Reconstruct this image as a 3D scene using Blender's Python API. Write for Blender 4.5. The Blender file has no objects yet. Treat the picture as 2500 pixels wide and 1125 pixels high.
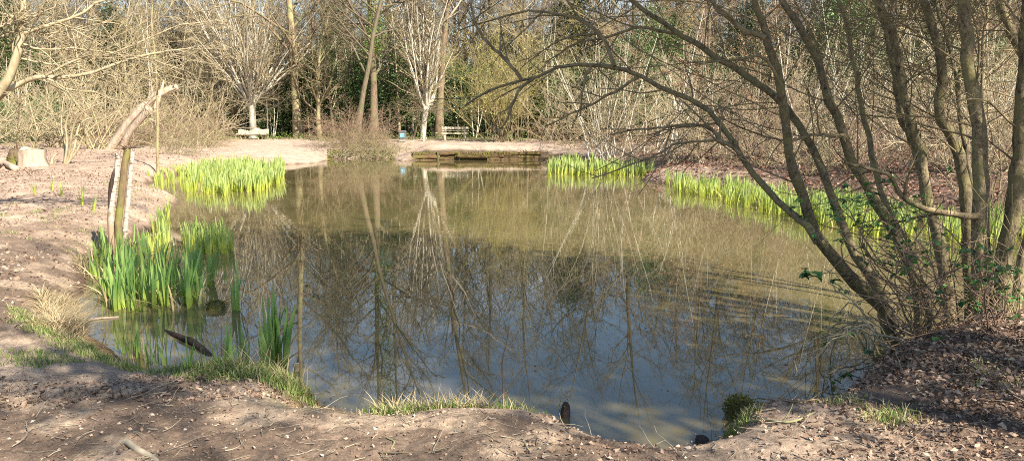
import bpy, math, random
import numpy as np
from mathutils import Vector, Euler

SC = bpy.context.scene
COL = SC.collection
rng = np.random.default_rng(7)
random.seed(7)
PI = math.pi

# ------------------------------------------------------------------ camera
F = 1889.0
CAMZ = 2.0
PITCH = math.atan((562.5 - 292.0) / F)
cam_d = bpy.data.cameras.new('camera')
cam_d.sensor_fit = 'HORIZONTAL'
cam_d.sensor_width = 36.0
cam_d.lens = 36.0 * F / 2500.0
cam_d.clip_start = 0.05
cam_d.clip_end = 2000.0
cam = bpy.data.objects.new('camera', cam_d)
cam.location = (0, 0, CAMZ)
cam.rotation_euler = (PI / 2 - PITCH, 0, 0)
COL.objects.link(cam)
SC.camera = cam
CP, SP = math.cos(PITCH), math.sin(PITCH)


def ray(px, py):
    u = (np.asarray(px, float) - 1250.0) / F
    v = -(np.asarray(py, float) - 562.5) / F
    return np.stack([u, CP + v * SP, -SP + v * CP], -1)


def G(px, py, z=0.0):
    d = ray(px, py)
    k = (z - CAMZ) / d[..., 2]
    return d * k[..., None] + np.array([0, 0, CAMZ])


def P(px, py, Y):
    d = ray(px, py)
    k = np.asarray(Y, float) / d[..., 1]
    return d * k[..., None] + np.array([0, 0, CAMZ])


def X(px, Y):
    return float(P(px, 292, Y)[0])


def to_px(p):
    p = np.asarray(p, float) - np.array([0, 0, CAMZ])
    x, y, z = p[..., 0], p[..., 1], p[..., 2]
    fwd = y * CP - z * SP
    up = y * SP + z * CP
    return 1250 + F * x / fwd, 562.5 - F * up / fwd


# ------------------------------------------------------------------ noise / terrain
def _h(ix, iy, s):
    n = (ix * 374761393 + iy * 668265263 + s * 1442695041) & 0x7fffffff
    n = ((n ^ (n >> 13)) * 1274126177) & 0x7fffffff
    n = n ^ (n >> 16)
    return (n & 0xffff) / 65535.0


def vnoise(x, y, s=0):
    ix = np.floor(x).astype(np.int64); iy = np.floor(y).astype(np.int64)
    fx = x - ix; fy = y - iy
    fx = fx * fx * (3 - 2 * fx); fy = fy * fy * (3 - 2 * fy)
    a = _h(ix, iy, s); b = _h(ix + 1, iy, s); c = _h(ix, iy + 1, s); d = _h(ix + 1, iy + 1, s)
    return (a * (1 - fx) + b * fx) * (1 - fy) + (c * (1 - fx) + d * fx) * fy


def fbm(x, y, o=4, s=0):
    r = 0; a = .5
    for i in range(o):
        r = r + a * (vnoise(x, y, s + i * 17) - .5)
        x = x * 2.03 + 5.1; y = y * 2.03 - 3.7; a *= .5
    return r


shore_px = [(185, 785, .04), (255, 822, .08), (330, 868, .12), (430, 898, .15), (560, 897, .15), (650, 908, .15),
            (740, 915, .2), (796, 950, .2), (798, 1005, .2), (850, 1026, .15), (930, 1020, .2), (990, 1002, .25),
            (1080, 991, .25), (1240, 990, .25), (1330, 998, .25), (1400, 1012, .25), (1460, 1045, .25), (1520, 1068, .25),
            (1600, 1080, .25), (1690, 1082, .2), (1745, 1062, .2), (1762, 1012, .2), (1800, 972, .25), (1900, 976, .25),
            (1985, 970, .25), (2040, 928, .25), (2100, 872, .25), (2190, 826, .25), (2300, 790, .2), (2420, 776, .2),
            (2600, 766, .2), (2900, 760, .2), (2900, 605, 0), (2500, 578, 0), (2300, 550, 0), (2100, 520, 0),
            (1900, 487, 0), (1760, 465, 0), (1640, 450, 0), (1565, 441, 0), (1590, 428, 0), (1480, 408, 0), (1340, 398, 0),
            (1330, 391, 0), (1200, 390, 0), (1030, 391, 0), (980, 395, 0), (955, 388, 0), (810, 388, 0), (780, 398, 0),
            (690, 402, 0), (560, 405, 0), (470, 418, 0), (380, 438, 0), (350, 460, 0), (440, 490, 0), (415, 515, 0),
            (400, 540, 0), (365, 565, 0), (300, 590, 0), (215, 640, 0), (205, 700, 0), (186, 745, 0)]
SHORE = np.array([G(a, b, c)[:2] for a, b, c in shore_px])


def poly_sd(x, y, poly):
    """signed distance, positive outside"""
    sh = x.shape
    x = x.ravel(); y = y.ravel()
    out = np.full(x.shape, 1e18); ins = np.zeros(x.shape, bool)
    n = len(poly)
    for i in range(n):
        ax, ay = poly[i]; bx, by = poly[(i + 1) % n]
        ex, ey = bx - ax, by - ay
        t = np.clip(((x - ax) * ex + (y - ay) * ey) / (ex * ex + ey * ey + 1e-12), 0, 1)
        d = (x - ax - t * ex) ** 2 + (y - ay - t * ey) ** 2
        out = np.minimum(out, d)
        c = ((ay > y) != (by > y)) & (x < (bx - ax) * (y - ay) / ((by - ay) if by != ay else 1e-12) + ax)
        ins ^= c
    d = np.sqrt(out)
    return np.where(ins, -d, d).reshape(sh)


def sstep(a, b, x):
    t = np.clip((x - a) / (b - a), 0, 1)
    return t * t * (3 - 2 * t)


def ground(x, y, full=False):
    x = np.asarray(x, float); y = np.asarray(y, float)
    jx = fbm(x * 1.7, y * 1.7, 4, 3) * .22 + fbm(x * 7, y * 7, 3, 13) * .10
    jy = fbm(x * 1.7 + 31, y * 1.7, 4, 9) * .22 + fbm(x * 7, y * 7 + 11, 3, 19) * .10
    k = np.clip(y / 12, .35, 1.2)
    sd = poly_sd(x + jx * k, y + jy * k, SHORE)
    near = 1 - sstep(6.5, 9, y + np.abs(x) * .1)
    left = sstep(.0, -2.0, x + .22 * y)
    right = sstep(.24, .4, x / np.maximum(y, 1)) * sstep(9, 14, y)
    farb = sstep(30, 36, y)
    base = .40 + .0065 * np.clip(y - 5, 0, 50) + right * .5 * sstep(.5, 7, sd) + sstep(50, 110, y) * 1.3
    w = .16 * near + (1 - near) * (.5 + farb * (1.1 - 1.42 * sstep(-5.2, -4.2, x) * (1 - sstep(1.6, 2.6, x))) + right * .5)
    w = w + .35 * left * near
    out = base * (1 - np.exp(-np.maximum(sd, 0) / w))
    out = out + np.where(sd > 0, .012, 0) * sstep(0, .03, sd)
    amp = sstep(.05, .8, sd)
    out = out + amp * (fbm(x * .35, y * .35, 3, 40) * .22 * sstep(3, 14, y) + fbm(x * 2.2, y * 2.2, 4, 50) * .095 +
                       fbm(x * 8, y * 8, 4, 60) * .05) + sstep(0, .1, sd) * fbm(x * 21, y * 21, 3, 66) * .022 * (1 - sstep(10, 20, y))
    edge = farb * sstep(-5.2, -4.2, x) * (1 - sstep(1.6, 2.6, x)) * (sd > 0)
    out = out - edge * .26 * (1 - sstep(.7, 1.9, sd)) * sstep(0, .3, sd)
    out = np.where(sd > .03, np.maximum(out, .02), out)
    inn = -.55 * (1 - np.exp(np.minimum(sd, 0) / .35))
    z = np.where(sd > 0, out, inn)
    if full:
        return z, sd, near, left, right, farb
    return z


def gz(x, y):
    return float(ground(np.array([x]), np.array([y]))[0])


# ------------------------------------------------------------------ mesh building
class Geo:
    def __init__(s):
        s.V = []; s.Q = []; s.T = []; s.n = 0

    def add(s, V, Q=None, T=None):
        V = np.asarray(V, float).reshape(-1, 3)
        if Q is not None and len(Q): s.Q.append(np.asarray(Q, np.int64).reshape(-1, 4) + s.n)
        if T is not None and len(T): s.T.append(np.asarray(T, np.int64).reshape(-1, 3) + s.n)
        s.V.append(V); s.n += len(V)

    def tubes(s, Pt, R, sides=5, cap=False):
        Pt = np.asarray(Pt, float); R = np.asarray(R, float)
        if Pt.ndim == 2: Pt = Pt[None]; R = R[None]
        B, n, _ = Pt.shape
        T = np.gradient(Pt, axis=1)
        T /= np.linalg.norm(T, axis=2, keepdims=True) + 1e-9
        m = np.abs(T.mean(1)); ref = np.zeros((B, 3)); ref[np.arange(B), m.argmin(1)] = 1
        N = np.cross(T, ref[:, None, :]); N /= np.linalg.norm(N, axis=2, keepdims=True) + 1e-9
        Bn = np.cross(T, N)
        a = np.arange(sides) * 2 * PI / sides
        V = Pt[:, :, None] + R[:, :, None, None] * (N[:, :, None] * np.cos(a)[None, None, :, None] + Bn[:, :, None] * np.sin(a)[None, None, :, None])
        base = (np.arange(B) * n * sides)[:, None, None]
        i = (np.arange(n - 1) * sides)[None, :, None]; k = np.arange(sides)[None, None, :]; k2 = (k + 1) % sides
        Q = np.stack([base + i + k, base + i + k2, base + i + sides + k2, base + i + sides + k], -1)
        extraT = None
        if cap:
            V2 = V.reshape(-1, 3)
            c = Pt[:, -1]; ci = B * n * sides + np.arange(B)
            top = base[:, 0, :] + (n - 1) * sides
            extraT = np.stack([top + k[0], top + k2[0], np.repeat(ci[:, None], sides, 1)], -1).reshape(-1, 3)
            s.add(np.concatenate([V2, c]), Q.reshape(-1, 4), extraT)
        else:
            s.add(V, Q.reshape(-1, 4))

    def box(s, c, d, rot=None):
        c = np.asarray(c, float); d = np.asarray(d, float) / 2
        v = np.array([[x, y, z] for x in (-1, 1) for y in (-1, 1) for z in (-1, 1)], float) * d
        if rot is not None: v = v @ np.array(Euler(rot).to_matrix()).T
        s.add(v + c, [[0, 1, 3, 2], [4, 6, 7, 5], [0, 4, 5, 1], [2, 3, 7, 6], [0, 2, 6, 4], [1, 5, 7, 3]])

    def mesh(s, name, mat, smooth=True):
        me = bpy.data.meshes.new(name)
        V = np.concatenate(s.V).astype(np.float32)
        Q = np.concatenate(s.Q) if s.Q else np.zeros((0, 4), np.int64)
        T = np.concatenate(s.T) if s.T else np.zeros((0, 3), np.int64)
        me.vertices.add(len(V)); me.vertices.foreach_set('co', V.ravel())
        li = np.concatenate([Q.ravel(), T.ravel()]).astype(np.int32)
        me.loops.add(len(li)); me.loops.foreach_set('vertex_index', li)
        nq, nt = len(Q), len(T)
        st = np.concatenate([np.arange(nq) * 4, nq * 4 + np.arange(nt) * 3]).astype(np.int32)
        me.polygons.add(nq + nt)
        me.polygons.foreach_set('loop_start', st)
        me.polygons.foreach_set('use_smooth', np.full(nq + nt, smooth))
        me.update(calc_edges=True)
        me.materials.append(mat)
        return me

    def obj(s, name, mat, parent=None, smooth=True):
        return put(name, s.mesh(name, mat, smooth), parent)


def put(name, me, parent=None):
    o = bpy.data.objects.new(name, me)
    COL.objects.link(o)
    if parent: o.parent = parent
    return o


def tag(o, label=None, cat=None, group=None, kind=None):
    if label: o['label'] = label
    if cat: o['category'] = cat
    if group: o['group'] = group
    if kind: o['kind'] = kind
    return o


def empty(name, loc, rz=0.0, sc=1.0):
    o = bpy.data.objects.new(name, None)
    o.empty_display_size = .1
    o.location = loc; o.rotation_euler = (0, 0, rz); o.scale = (sc, sc, sc)
    COL.objects.link(o)
    return o


# ------------------------------------------------------------------ materials
def newmat(name):
    m = bpy.data.materials.new(name); m.use_nodes = True
    nt = m.node_tree
    return m, nt, nt.nodes['Principled BSDF']


def bark(name, c1, c2, scale=18.0, c3=None, rough=.9, bump=.25, stretch=.25):
    m, nt, b = newmat(name)
    N, L = nt.nodes, nt.links
    tc = N.new('ShaderNodeTexCoord'); mp = N.new('ShaderNodeMapping'); mp.inputs['Scale'].default_value = (1, 1, stretch)
    L.new(tc.outputs['Object'], mp.inputs[0])
    n1 = N.new('ShaderNodeTexNoise'); n1.inputs['Scale'].default_value = scale; n1.inputs['Detail'].default_value = 6; n1.inputs['Roughness'].default_value = .65
    L.new(mp.outputs[0], n1.inputs['Vector'])
    r = N.new('ShaderNodeValToRGB'); r.color_ramp.elements[0].position = .32; r.color_ramp.elements[1].position = .68
    r.color_ramp.elements[0].color = (*c1, 1); r.color_ramp.elements[1].color = (*c2, 1)
    L.new(n1.outputs[0], r.inputs[0])
    out = r.outputs[0]
    if c3:
        n2 = N.new('ShaderNodeTexNoise'); n2.inputs['Scale'].default_value = scale * .22; n2.inputs['Detail'].default_value = 3
        L.new(tc.outputs['Object'], n2.inputs['Vector'])
        r2 = N.new('ShaderNodeValToRGB'); r2.color_ramp.elements[0].position = .45; r2.color_ramp.elements[1].position = .62
        L.new(n2.outputs[0], r2.inputs[0])
        mx = N.new('ShaderNodeMix'); mx.data_type = 'RGBA'
        L.new(r2.outputs[0], mx.inputs[0]); L.new(out, mx.inputs[6]); mx.inputs[7].default_value = (*c3, 1)
        out = mx.outputs[2]
    oi = N.new('ShaderNodeObjectInfo'); hv = N.new('ShaderNodeHueSaturation')
    mr = N.new('ShaderNodeMapRange'); mr.inputs[3].default_value = .78; mr.inputs[4].default_value = 1.2
    L.new(oi.outputs['Random'], mr.inputs[0]); L.new(mr.outputs[0], hv.inputs['Value']); L.new(out, hv.inputs['Color'])
    L.new(hv.outputs[0], b.inputs['Base Color'])
    b.inputs['Roughness'].default_value = rough
    b.inputs['Specular IOR Level'].default_value = .2
    if bump:
        bp = N.new('ShaderNodeBump'); bp.inputs['Strength'].default_value = bump; bp.inputs['Distance'].default_value = .02
        L.new(n1.outputs[0], bp.inputs['Height']); L.new(bp.outputs[0], b.inputs['Normal'])
    return m


def leafmat(name, cols, rough=.55, trans=.35, spec=.3, grad=None):
    """one random colour per leaf, part of the light passing through"""
    m, nt, b = newmat(name)
    N, L = nt.nodes, nt.links
    g = N.new('ShaderNodeNewGeometry'); r = N.new('ShaderNodeValToRGB')
    cr = r.color_ramp
    while len(cr.elements) < len(cols): cr.elements.new(.5)
    for i, c in enumerate(cols):
        cr.elements[i].position = i / max(len(cols) - 1, 1); cr.elements[i].color = (*c, 1)
    L.new(g.outputs['Random Per Island'], r.inputs[0])
    out = r.outputs[0]
    if grad:   # blade colour changes along its length (object z)
        tc = N.new('ShaderNodeTexCoord'); sp = N.new('ShaderNodeSeparateXYZ'); mr = N.new('ShaderNodeMapRange')
        L.new(tc.outputs['Object'], sp.inputs[0]); L.new(sp.outputs[2], mr.inputs[0])
        mr.inputs[1].default_value = grad[1]; mr.inputs[2].default_value = grad[2]
        mx = N.new('ShaderNodeMix'); mx.data_type = 'RGBA'
        L.new(mr.outputs[0], mx.inputs[0]); mx.inputs[6].default_value = (*grad[0], 1); L.new(out, mx.inputs[7])
        out = mx.outputs[2]
    L.new(out, b.inputs['Base Color'])
    b.inputs['Roughness'].default_value = rough; b.inputs['Specular IOR Level'].default_value = spec
    if trans:
        t = N.new('ShaderNodeBsdfTranslucent'); L.new(out, t.inputs[0])
        ms = N.new('ShaderNodeMixShader'); ms.inputs[0].default_value = trans
        L.new(b.outputs[0], ms.inputs[1]); L.new(t.outputs[0], ms.inputs[2])
        L.new(ms.outputs[0], nt.nodes['Material Output'].inputs[0])
    return m


def plain(name, c, rough=.5, metal=0, noise=.12, scale=12):
    m, nt, b = newmat(name)
    N, L = nt.nodes, nt.links
    tc = N.new('ShaderNodeTexCoord'); n = N.new('ShaderNodeTexNoise'); n.inputs['Scale'].default_value = scale; n.inputs['Detail'].default_value = 5
    L.new(tc.outputs['Object'], n.inputs['Vector'])
    r = N.new('ShaderNodeValToRGB')
    r.color_ramp.elements[0].position = .3; r.color_ramp.elements[1].position = .7
    r.color_ramp.elements[0].color = (*[x * (1 - noise) for x in c], 1); r.color_ramp.elements[1].color = (*[min(1, x * (1 + noise)) for x in c], 1)
    L.new(n.outputs[0], r.inputs[0]); L.new(r.outputs[0], b.inputs['Base Color'])
    b.inputs['Roughness'].default_value = rough; b.inputs['Metallic'].default_value = metal
    return m


M = {}
M['pale'] = bark('pale_bark', (.34, .30, .23), (.66, .61, .50), 7)
M['cream'] = bark('cream_bark', (.20, .155, .09), (.46, .385, .25), 9)
M['tan'] = bark('tan_bark', (.13, .095, .055), (.34, .26, .165), 10, (.26, .25, .12))
M['brown'] = bark('brown_bark', (.10, .07, .047), (.27, .19, .13), 10, (.17, .16, .08))
M['dark'] = bark('dark_bark', (.07, .052, .036), (.17, .13, .09), 12, (.10, .10, .045))
M['olive'] = bark('olive_twig', (.20, .165, .06), (.38, .32, .13), 8)
M['pink'] = bark('pinkish_twig', (.17, .105, .07), (.36, .245, .17), 8)
M['grey'] = bark('grey_twig', (.14, .115, .085), (.32, .275, .205), 8)
M['rtree'] = bark('lichen_bark', (.05, .039, .024), (.31, .25, .15), 30, (.22, .19, .09), bump=1.0, stretch=.7)
M['deadwood'] = bark('dead_wood', (.26, .19, .135), (.48, .39, .30), 9, bump=.5)
M['rtwig'] = bark('alder_twig', (.09, .07, .038), (.27, .21, .12), 14)
M['holly'] = leafmat('holly_leaf', [(.035, .065, .02), (.065, .12, .035), (.11, .18, .055), (.17, .24, .08)], .35, .2, .5)
M['ivy'] = leafmat('ivy_leaf', [(.04, .09, .02), (.10, .18, .03), (.2, .28, .05), (.3, .36, .08)], .45, .3, .4)
M['yew'] = leafmat('yew_leaf', [(.025, .045, .015), (.055, .08, .025), (.09, .11, .035)], .6, .15, .2)
M['catkin'] = leafmat('catkin', [(.32, .30, .06), (.46, .42, .10), (.55, .5, .16)], .7, .3, .1)
M['beech'] = leafmat('dead_beech_leaf', [(.28, .14, .07), (.46, .26, .14), (.6, .40, .25)], .6, .35, .2)
M['bramble'] = leafmat('bramble_leaf', [(.02, .06, .02), (.05, .14, .03), (.09, .24, .05), (.16, .34, .07)], .3, .25, .5)
M['litter'] = leafmat('fallen_leaf', [(.08, .048, .032), (.16, .10, .068), (.24, .155, .105), (.32, .22, .155), (.46, .35, .26)], .6, .1, .25)
M['redlitter'] = leafmat('red_fallen_leaf', [(.08, .042, .03), (.17, .085, .06), (.28, .15, .10), (.42, .27, .19)], .6, .1, .25)
M['iris'] = leafmat('iris_leaf', [(.27, .36, .09), (.36, .46, .13), (.45, .54, .18), (.56, .62, .26)], .4, .45, .4, ((.55, .60, .10), 0, .32))
M['irisgreen'] = leafmat('green_iris_leaf', [(.14, .26, .07), (.21, .36, .10), (.31, .44, .13), (.42, .53, .18)], .4, .45, .4, ((.42, .52, .10), 0, .3))
M['grass'] = leafmat('grass_blade', [(.08, .17, .03), (.17, .26, .05), (.28, .33, .10), (.45, .40, .20), (.5, .42, .25)], .5, .4, .3)
M['straw'] = leafmat('straw', [(.26, .19, .10), (.42, .33, .19), (.56, .46, .29)], .6, .3, .2)
M['moss'] = leafmat('moss', [(.06, .07, .015), (.13, .14, .02), (.21, .20, .04)], .8, .2, .1)
M['mosswood'] = bark('mossy_wood', (.07, .05, .03), (.20, .14, .08), 14, (.17, .17, .04), bump=.6)
M['orangemoss'] = bark('mossy_plank', (.045, .03, .016), (.15, .095, .045), 9, (.11, .085, .03), bump=.6, stretch=1)
M['cutwood'] = plain('cut_wood', (.52, .42, .28), .8, 0, .25, 20)
M['benchwood'] = bark('weathered_bench', (.38, .32, .22), (.58, .51, .38), 14, bump=.3, stretch=1)
M['slab'] = bark('slab_wood', (.34, .29, .20), (.56, .49, .36), 8, bump=.3, stretch=1)
M['log'] = bark('log', (.30, .22, .16), (.52, .42, .32), 12, bump=.5)
M['wetlog'] = bark('wet_log', (.03, .022, .018), (.10, .07, .06), 12, bump=.6)
M['wetlog'].node_tree.nodes['Principled BSDF'].inputs['Specular IOR Level'].default_value = .05
M['binbody'] = plain('bin_plastic', (.09, .095, .10), .45)
M['bingrey'] = plain('bin_plinth', (.32, .32, .30), .7)
M['blue'] = plain('label_blue', (.05, .42, .62), .4, 0, .05)
M['white'] = plain('label_white', (.75, .78, .78), .5, 0, .05)


def birchmat(z0=.95):
    m, nt, b = newmat('birch_bark')
    N, L = nt.nodes, nt.links
    tc = N.new('ShaderNodeTexCoord'); mp = N.new('ShaderNodeMapping'); mp.inputs['Scale'].default_value = (14, 14, 40)
    L.new(tc.outputs['Object'], mp.inputs[0])
    n = N.new('ShaderNodeTexNoise'); n.inputs['Scale'].default_value = 1; n.inputs['Detail'].default_value = 4
    L.new(mp.outputs[0], n.inputs['Vector'])
    r = N.new('ShaderNodeValToRGB'); r.color_ramp.elements[0].position = .34; r.color_ramp.elements[1].position = .5
    r.color_ramp.elements[0].color = (.12, .085, .06, 1); r.color_ramp.elements[1].color = (.40, .345, .28, 1)
    L.new(n.outputs[0], r.inputs[0])
    sp = N.new('ShaderNodeSeparateXYZ'); L.new(tc.outputs['Object'], sp.inputs[0])
    n2 = N.new('ShaderNodeTexNoise'); n2.inputs['Scale'].default_value = 9; L.new(tc.outputs['Object'], n2.inputs['Vector'])
    ad = N.new('ShaderNodeMath'); ad.operation = 'MULTIPLY_ADD'; ad.inputs[1].default_value = .9; L.new(n2.outputs[0], ad.inputs[0]); L.new(sp.outputs[2], ad.inputs[2])
    mr = N.new('ShaderNodeMapRange'); mr.inputs[1].default_value = z0; mr.inputs[2].default_value = z0 + .3; L.new(ad.outputs[0], mr.inputs[0])
    mx = N.new('ShaderNodeMix'); mx.data_type = 'RGBA'; L.new(mr.outputs[0], mx.inputs[0]); mx.inputs[6].default_value = (.30, .20, .13, 1); L.new(r.outputs[0], mx.inputs[7])
    L.new(mx.outputs[2], b.inputs['Base Color']); b.inputs['Roughness'].default_value = .75
    return m


M['birch'] = birchmat(.95)
M['birchtop'] = birchmat(1.32)


def groundmat():
    m, nt, b = newmat('earth')
    N, L = nt.nodes, nt.links
    at = N.new('ShaderNodeAttribute'); at.attribute_name = 'Col'
    tc = N.new('ShaderNodeTexCoord')

    def noise(sc, det=6, ro=.7):
        n = N.new('ShaderNodeTexNoise'); n.inputs['Scale'].default_value = sc; n.inputs['Detail'].default_value = det; n.inputs['Roughness'].default_value = ro
        L.new(tc.outputs['Object'], n.inputs['Vector']); return n

    def mult(a, n, lo, hi, p0=.3, p1=.7):
        mr = N.new('ShaderNodeMapRange'); mr.inputs[1].default_value = p0; mr.inputs[2].default_value = p1; mr.inputs[3].default_value = lo; mr.inputs[4].default_value = hi
        L.new(n, mr.inputs[0])
        mx = N.new('ShaderNodeMix'); mx.data_type = 'RGBA'; mx.blend_type = 'MULTIPLY'; mx.inputs[0].default_value = 1
        L.new(a, mx.inputs[6]); L.new(mr.outputs[0], mx.inputs[7]); return mx.outputs[2]
    a = noise(2.3, 8, .75); c = noise(26, 6, .8); d = noise(90, 3, .7)
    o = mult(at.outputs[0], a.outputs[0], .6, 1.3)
    o = mult(o, c.outputs[0], .6, 1.35)
    o = mult(o, d.outputs[0], .75, 1.25)
    v = N.new('ShaderNodeTexVoronoi'); v.inputs['Scale'].default_value = 38; v.inputs['Randomness'].default_value = 1
    L.new(tc.outputs['Object'], v.inputs['Vector'])
    sx = N.new('ShaderNodeSeparateColor'); L.new(v.outputs['Color'], sx.inputs[0])
    o = mult(o, sx.outputs[0], .9, 1.1, 0, 1)
    L.new(o, b.inputs['Base Color'])
    b.inputs['Roughness'].default_value = .95; b.inputs['Specular IOR Level'].default_value = .15
    bp = N.new('ShaderNodeBump'); bp.inputs['Strength'].default_value = .7; bp.inputs['Distance'].default_value = .03
    L.new(c.outputs[0], bp.inputs['Height'])
    bp2 = N.new('ShaderNodeBump'); bp2.inputs['Strength'].default_value = .3; bp2.inputs['Distance'].default_value = .012
    L.new(sx.outputs[1], bp2.inputs['Height']); L.new(bp.outputs[0], bp2.inputs['Normal']); L.new(bp2.outputs[0], b.inputs['Normal'])
    return m


def watermat():
    m, nt, b = newmat('pond_water')
    N, L = nt.nodes, nt.links
    tc = N.new('ShaderNodeTexCoord')
    n0 = N.new('ShaderNodeTexNoise'); n0.inputs['Scale'].default_value = .35; n0.inputs['Detail'].default_value = 4
    L.new(tc.outputs['Object'], n0.inputs['Vector'])
    r = N.new('ShaderNodeValToRGB'); r.color_ramp.elements[0].position = .3; r.color_ramp.elements[1].position = .7
    r.color_ramp.elements[0].color = (.085, .069, .028, 1); r.color_ramp.elements[1].color = (.135, .11, .05, 1)
    L.new(n0.outputs[0], r.inputs[0]); L.new(r.outputs[0], b.inputs['Base Color'])
    b.inputs['Roughness'].default_value = .015; b.inputs['IOR'].default_value = 1.45
    b.inputs['Specular IOR Level'].default_value = .5
    mp = N.new('ShaderNodeMapping'); mp.inputs['Scale'].default_value = (.8, 2.2, 1); L.new(tc.outputs['Object'], mp.inputs[0])
    n1 = N.new('ShaderNodeTexNoise'); n1.inputs['Scale'].default_value = 2.2; n1.inputs['Detail'].default_value = 2; n1.inputs['Roughness'].default_value = .4
    L.new(mp.outputs[0], n1.inputs['Vector'])
    n2 = N.new('ShaderNodeTexNoise'); n2.inputs['Scale'].default_value = .12; n2.inputs['Detail'].default_value = 2
    L.new(tc.outputs['Object'], n2.inputs['Vector'])
    sp = N.new('ShaderNodeSeparateXYZ'); L.new(tc.outputs['Object'], sp.inputs[0])
    mr = N.new('ShaderNodeMapRange'); mr.inputs[1].default_value = 9; mr.inputs[2].default_value = 20; mr.inputs[3].default_value = .10; mr.inputs[4].default_value = 1
    L.new(sp.outputs[1], mr.inputs[0])
    mu = N.new('ShaderNodeMath'); mu.operation = 'MULTIPLY'; L.new(mr.outputs[0], mu.inputs[0]); L.new(n2.outputs[0], mu.inputs[1])
    mu2 = N.new('ShaderNodeMath'); mu2.operation = 'MULTIPLY'; mu2.inputs[1].default_value = .05; L.new(mu.outputs[0], mu2.inputs[0])
    bp = N.new('ShaderNodeBump'); bp.inputs['Distance'].default_value = .05
    L.new(mu2.outputs[0], bp.inputs['Strength']); L.new(n1.outputs[0], bp.inputs['Height']); L.new(bp.outputs[0], b.inputs['Normal'])
    return m


# ------------------------------------------------------------------ world and sun
AZ = math.radians(42)          # sun stands behind the camera, to the right
EL = math.radians(38)
sv = Vector((math.sin(AZ) * math.cos(EL), -math.cos(AZ) * math.cos(EL), math.sin(EL)))
w = bpy.data.worlds.new('World'); SC.world = w; w.use_nodes = True
wn = w.node_tree
bg = wn.nodes['Background']
sky = wn.nodes.new('ShaderNodeTexSky'); sky.sky_type = 'NISHITA'; sky.sun_disc = False
sky.sun_elevation = EL
sky.sun_rotation = math.atan2(sv.x, sv.y)
sky.air_density = 1.2; sky.dust_density = .3; sky.ozone_density = 3.0
wtc = wn.nodes.new('ShaderNodeTexCoord'); wmp = wn.nodes.new('ShaderNodeMapping'); wmp.inputs['Scale'].default_value = (1, 1, 2.6)
wno = wn.nodes.new('ShaderNodeTexNoise'); wno.inputs['Scale'].default_value = 3.2; wno.inputs['Detail'].default_value = 7; wno.inputs['Roughness'].default_value = .6
wra = wn.nodes.new('ShaderNodeMapRange'); wra.inputs[1].default_value = .52; wra.inputs[2].default_value = .74; wra.inputs[4].default_value = .6
wmx = wn.nodes.new('ShaderNodeMix'); wmx.data_type = 'RGBA'; wmx.inputs[7].default_value = (11, 11.3, 12, 1)
wn.links.new(wtc.outputs['Generated'], wmp.inputs[0]); wn.links.new(wmp.outputs[0], wno.inputs['Vector']); wn.links.new(wno.outputs[0], wra.inputs[0])
wn.links.new(wra.outputs[0], wmx.inputs[0]); wn.links.new(sky.outputs[0], wmx.inputs[6])
wn.links.new(wmx.outputs[2], bg.inputs[0]); bg.inputs[1].default_value = .068
sd_ = bpy.data.lights.new('sun', 'SUN'); sd_.energy = 5.0; sd_.angle = math.radians(.6); sd_.color = (1, .92, .78)
so = bpy.data.objects.new('sun', sd_); so.rotation_euler = sv.to_track_quat('Z', 'Y').to_euler(); so.location = (20, -20, 30)
COL.objects.link(so)
SC.view_settings.view_transform = 'Standard'
SC.view_settings.look = 'None'
SC.view_settings.exposure = 1.5
SC.view_settings.gamma = 1.0
SC.cycles.max_bounces = 6; SC.cycles.diffuse_bounces = 2; SC.cycles.glossy_bounces = 3; SC.cycles.transmission_bounces = 4
SC.cycles.transparent_max_bounces = 4
SC.cycles.use_denoising = False
SC.cycles.sample_clamp_indirect = 4
SC.cycles.filter_width = 1.0

# ------------------------------------------------------------------ ground and water
rings = np.concatenate([np.geomspace(.4, 2.4, 16)[:-1], np.geomspace(2.4, 16, 430)[:-1], np.geomspace(16, 60, 170)[:-1], np.geomspace(60, 600, 40)])
fa = np.linspace(-46, 46, 560); ba = np.linspace(46, 314, 70)[1:-1]
ang = np.radians(np.concatenate([fa, ba]))
na, nr = len(ang), len(rings)
XX = rings[:, None] * np.sin(ang)[None]; YY = rings[:, None] * np.cos(ang)[None]
ZZ, SD, NEAR, LEFT, RIGHT, FARB = ground(XX, YY, True)
V = np.stack([XX, YY, ZZ], -1).reshape(-1, 3)
i = np.arange(nr - 1)[:, None]; j = np.arange(na)[None]; j2 = (j + 1) % na
Q = np.stack([i * na + j, i * na + j2, (i + 1) * na + j2, (i + 1) * na + j], -1).reshape(-1, 4)
g = Geo(); g.add(V, Q)
g.add([[0, 0, ZZ[0].mean()]], None)
cidx = g.n - 1
g.T.append(np.stack([np.full(na, cidx), (np.arange(na) + 1) % na, np.arange(na)], -1))
gm = groundmat()
gme = g.mesh('ground', gm)


def mixc(a, b, t):
    return a * (1 - t[..., None]) + np.asarray(b) * t[..., None]


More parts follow.
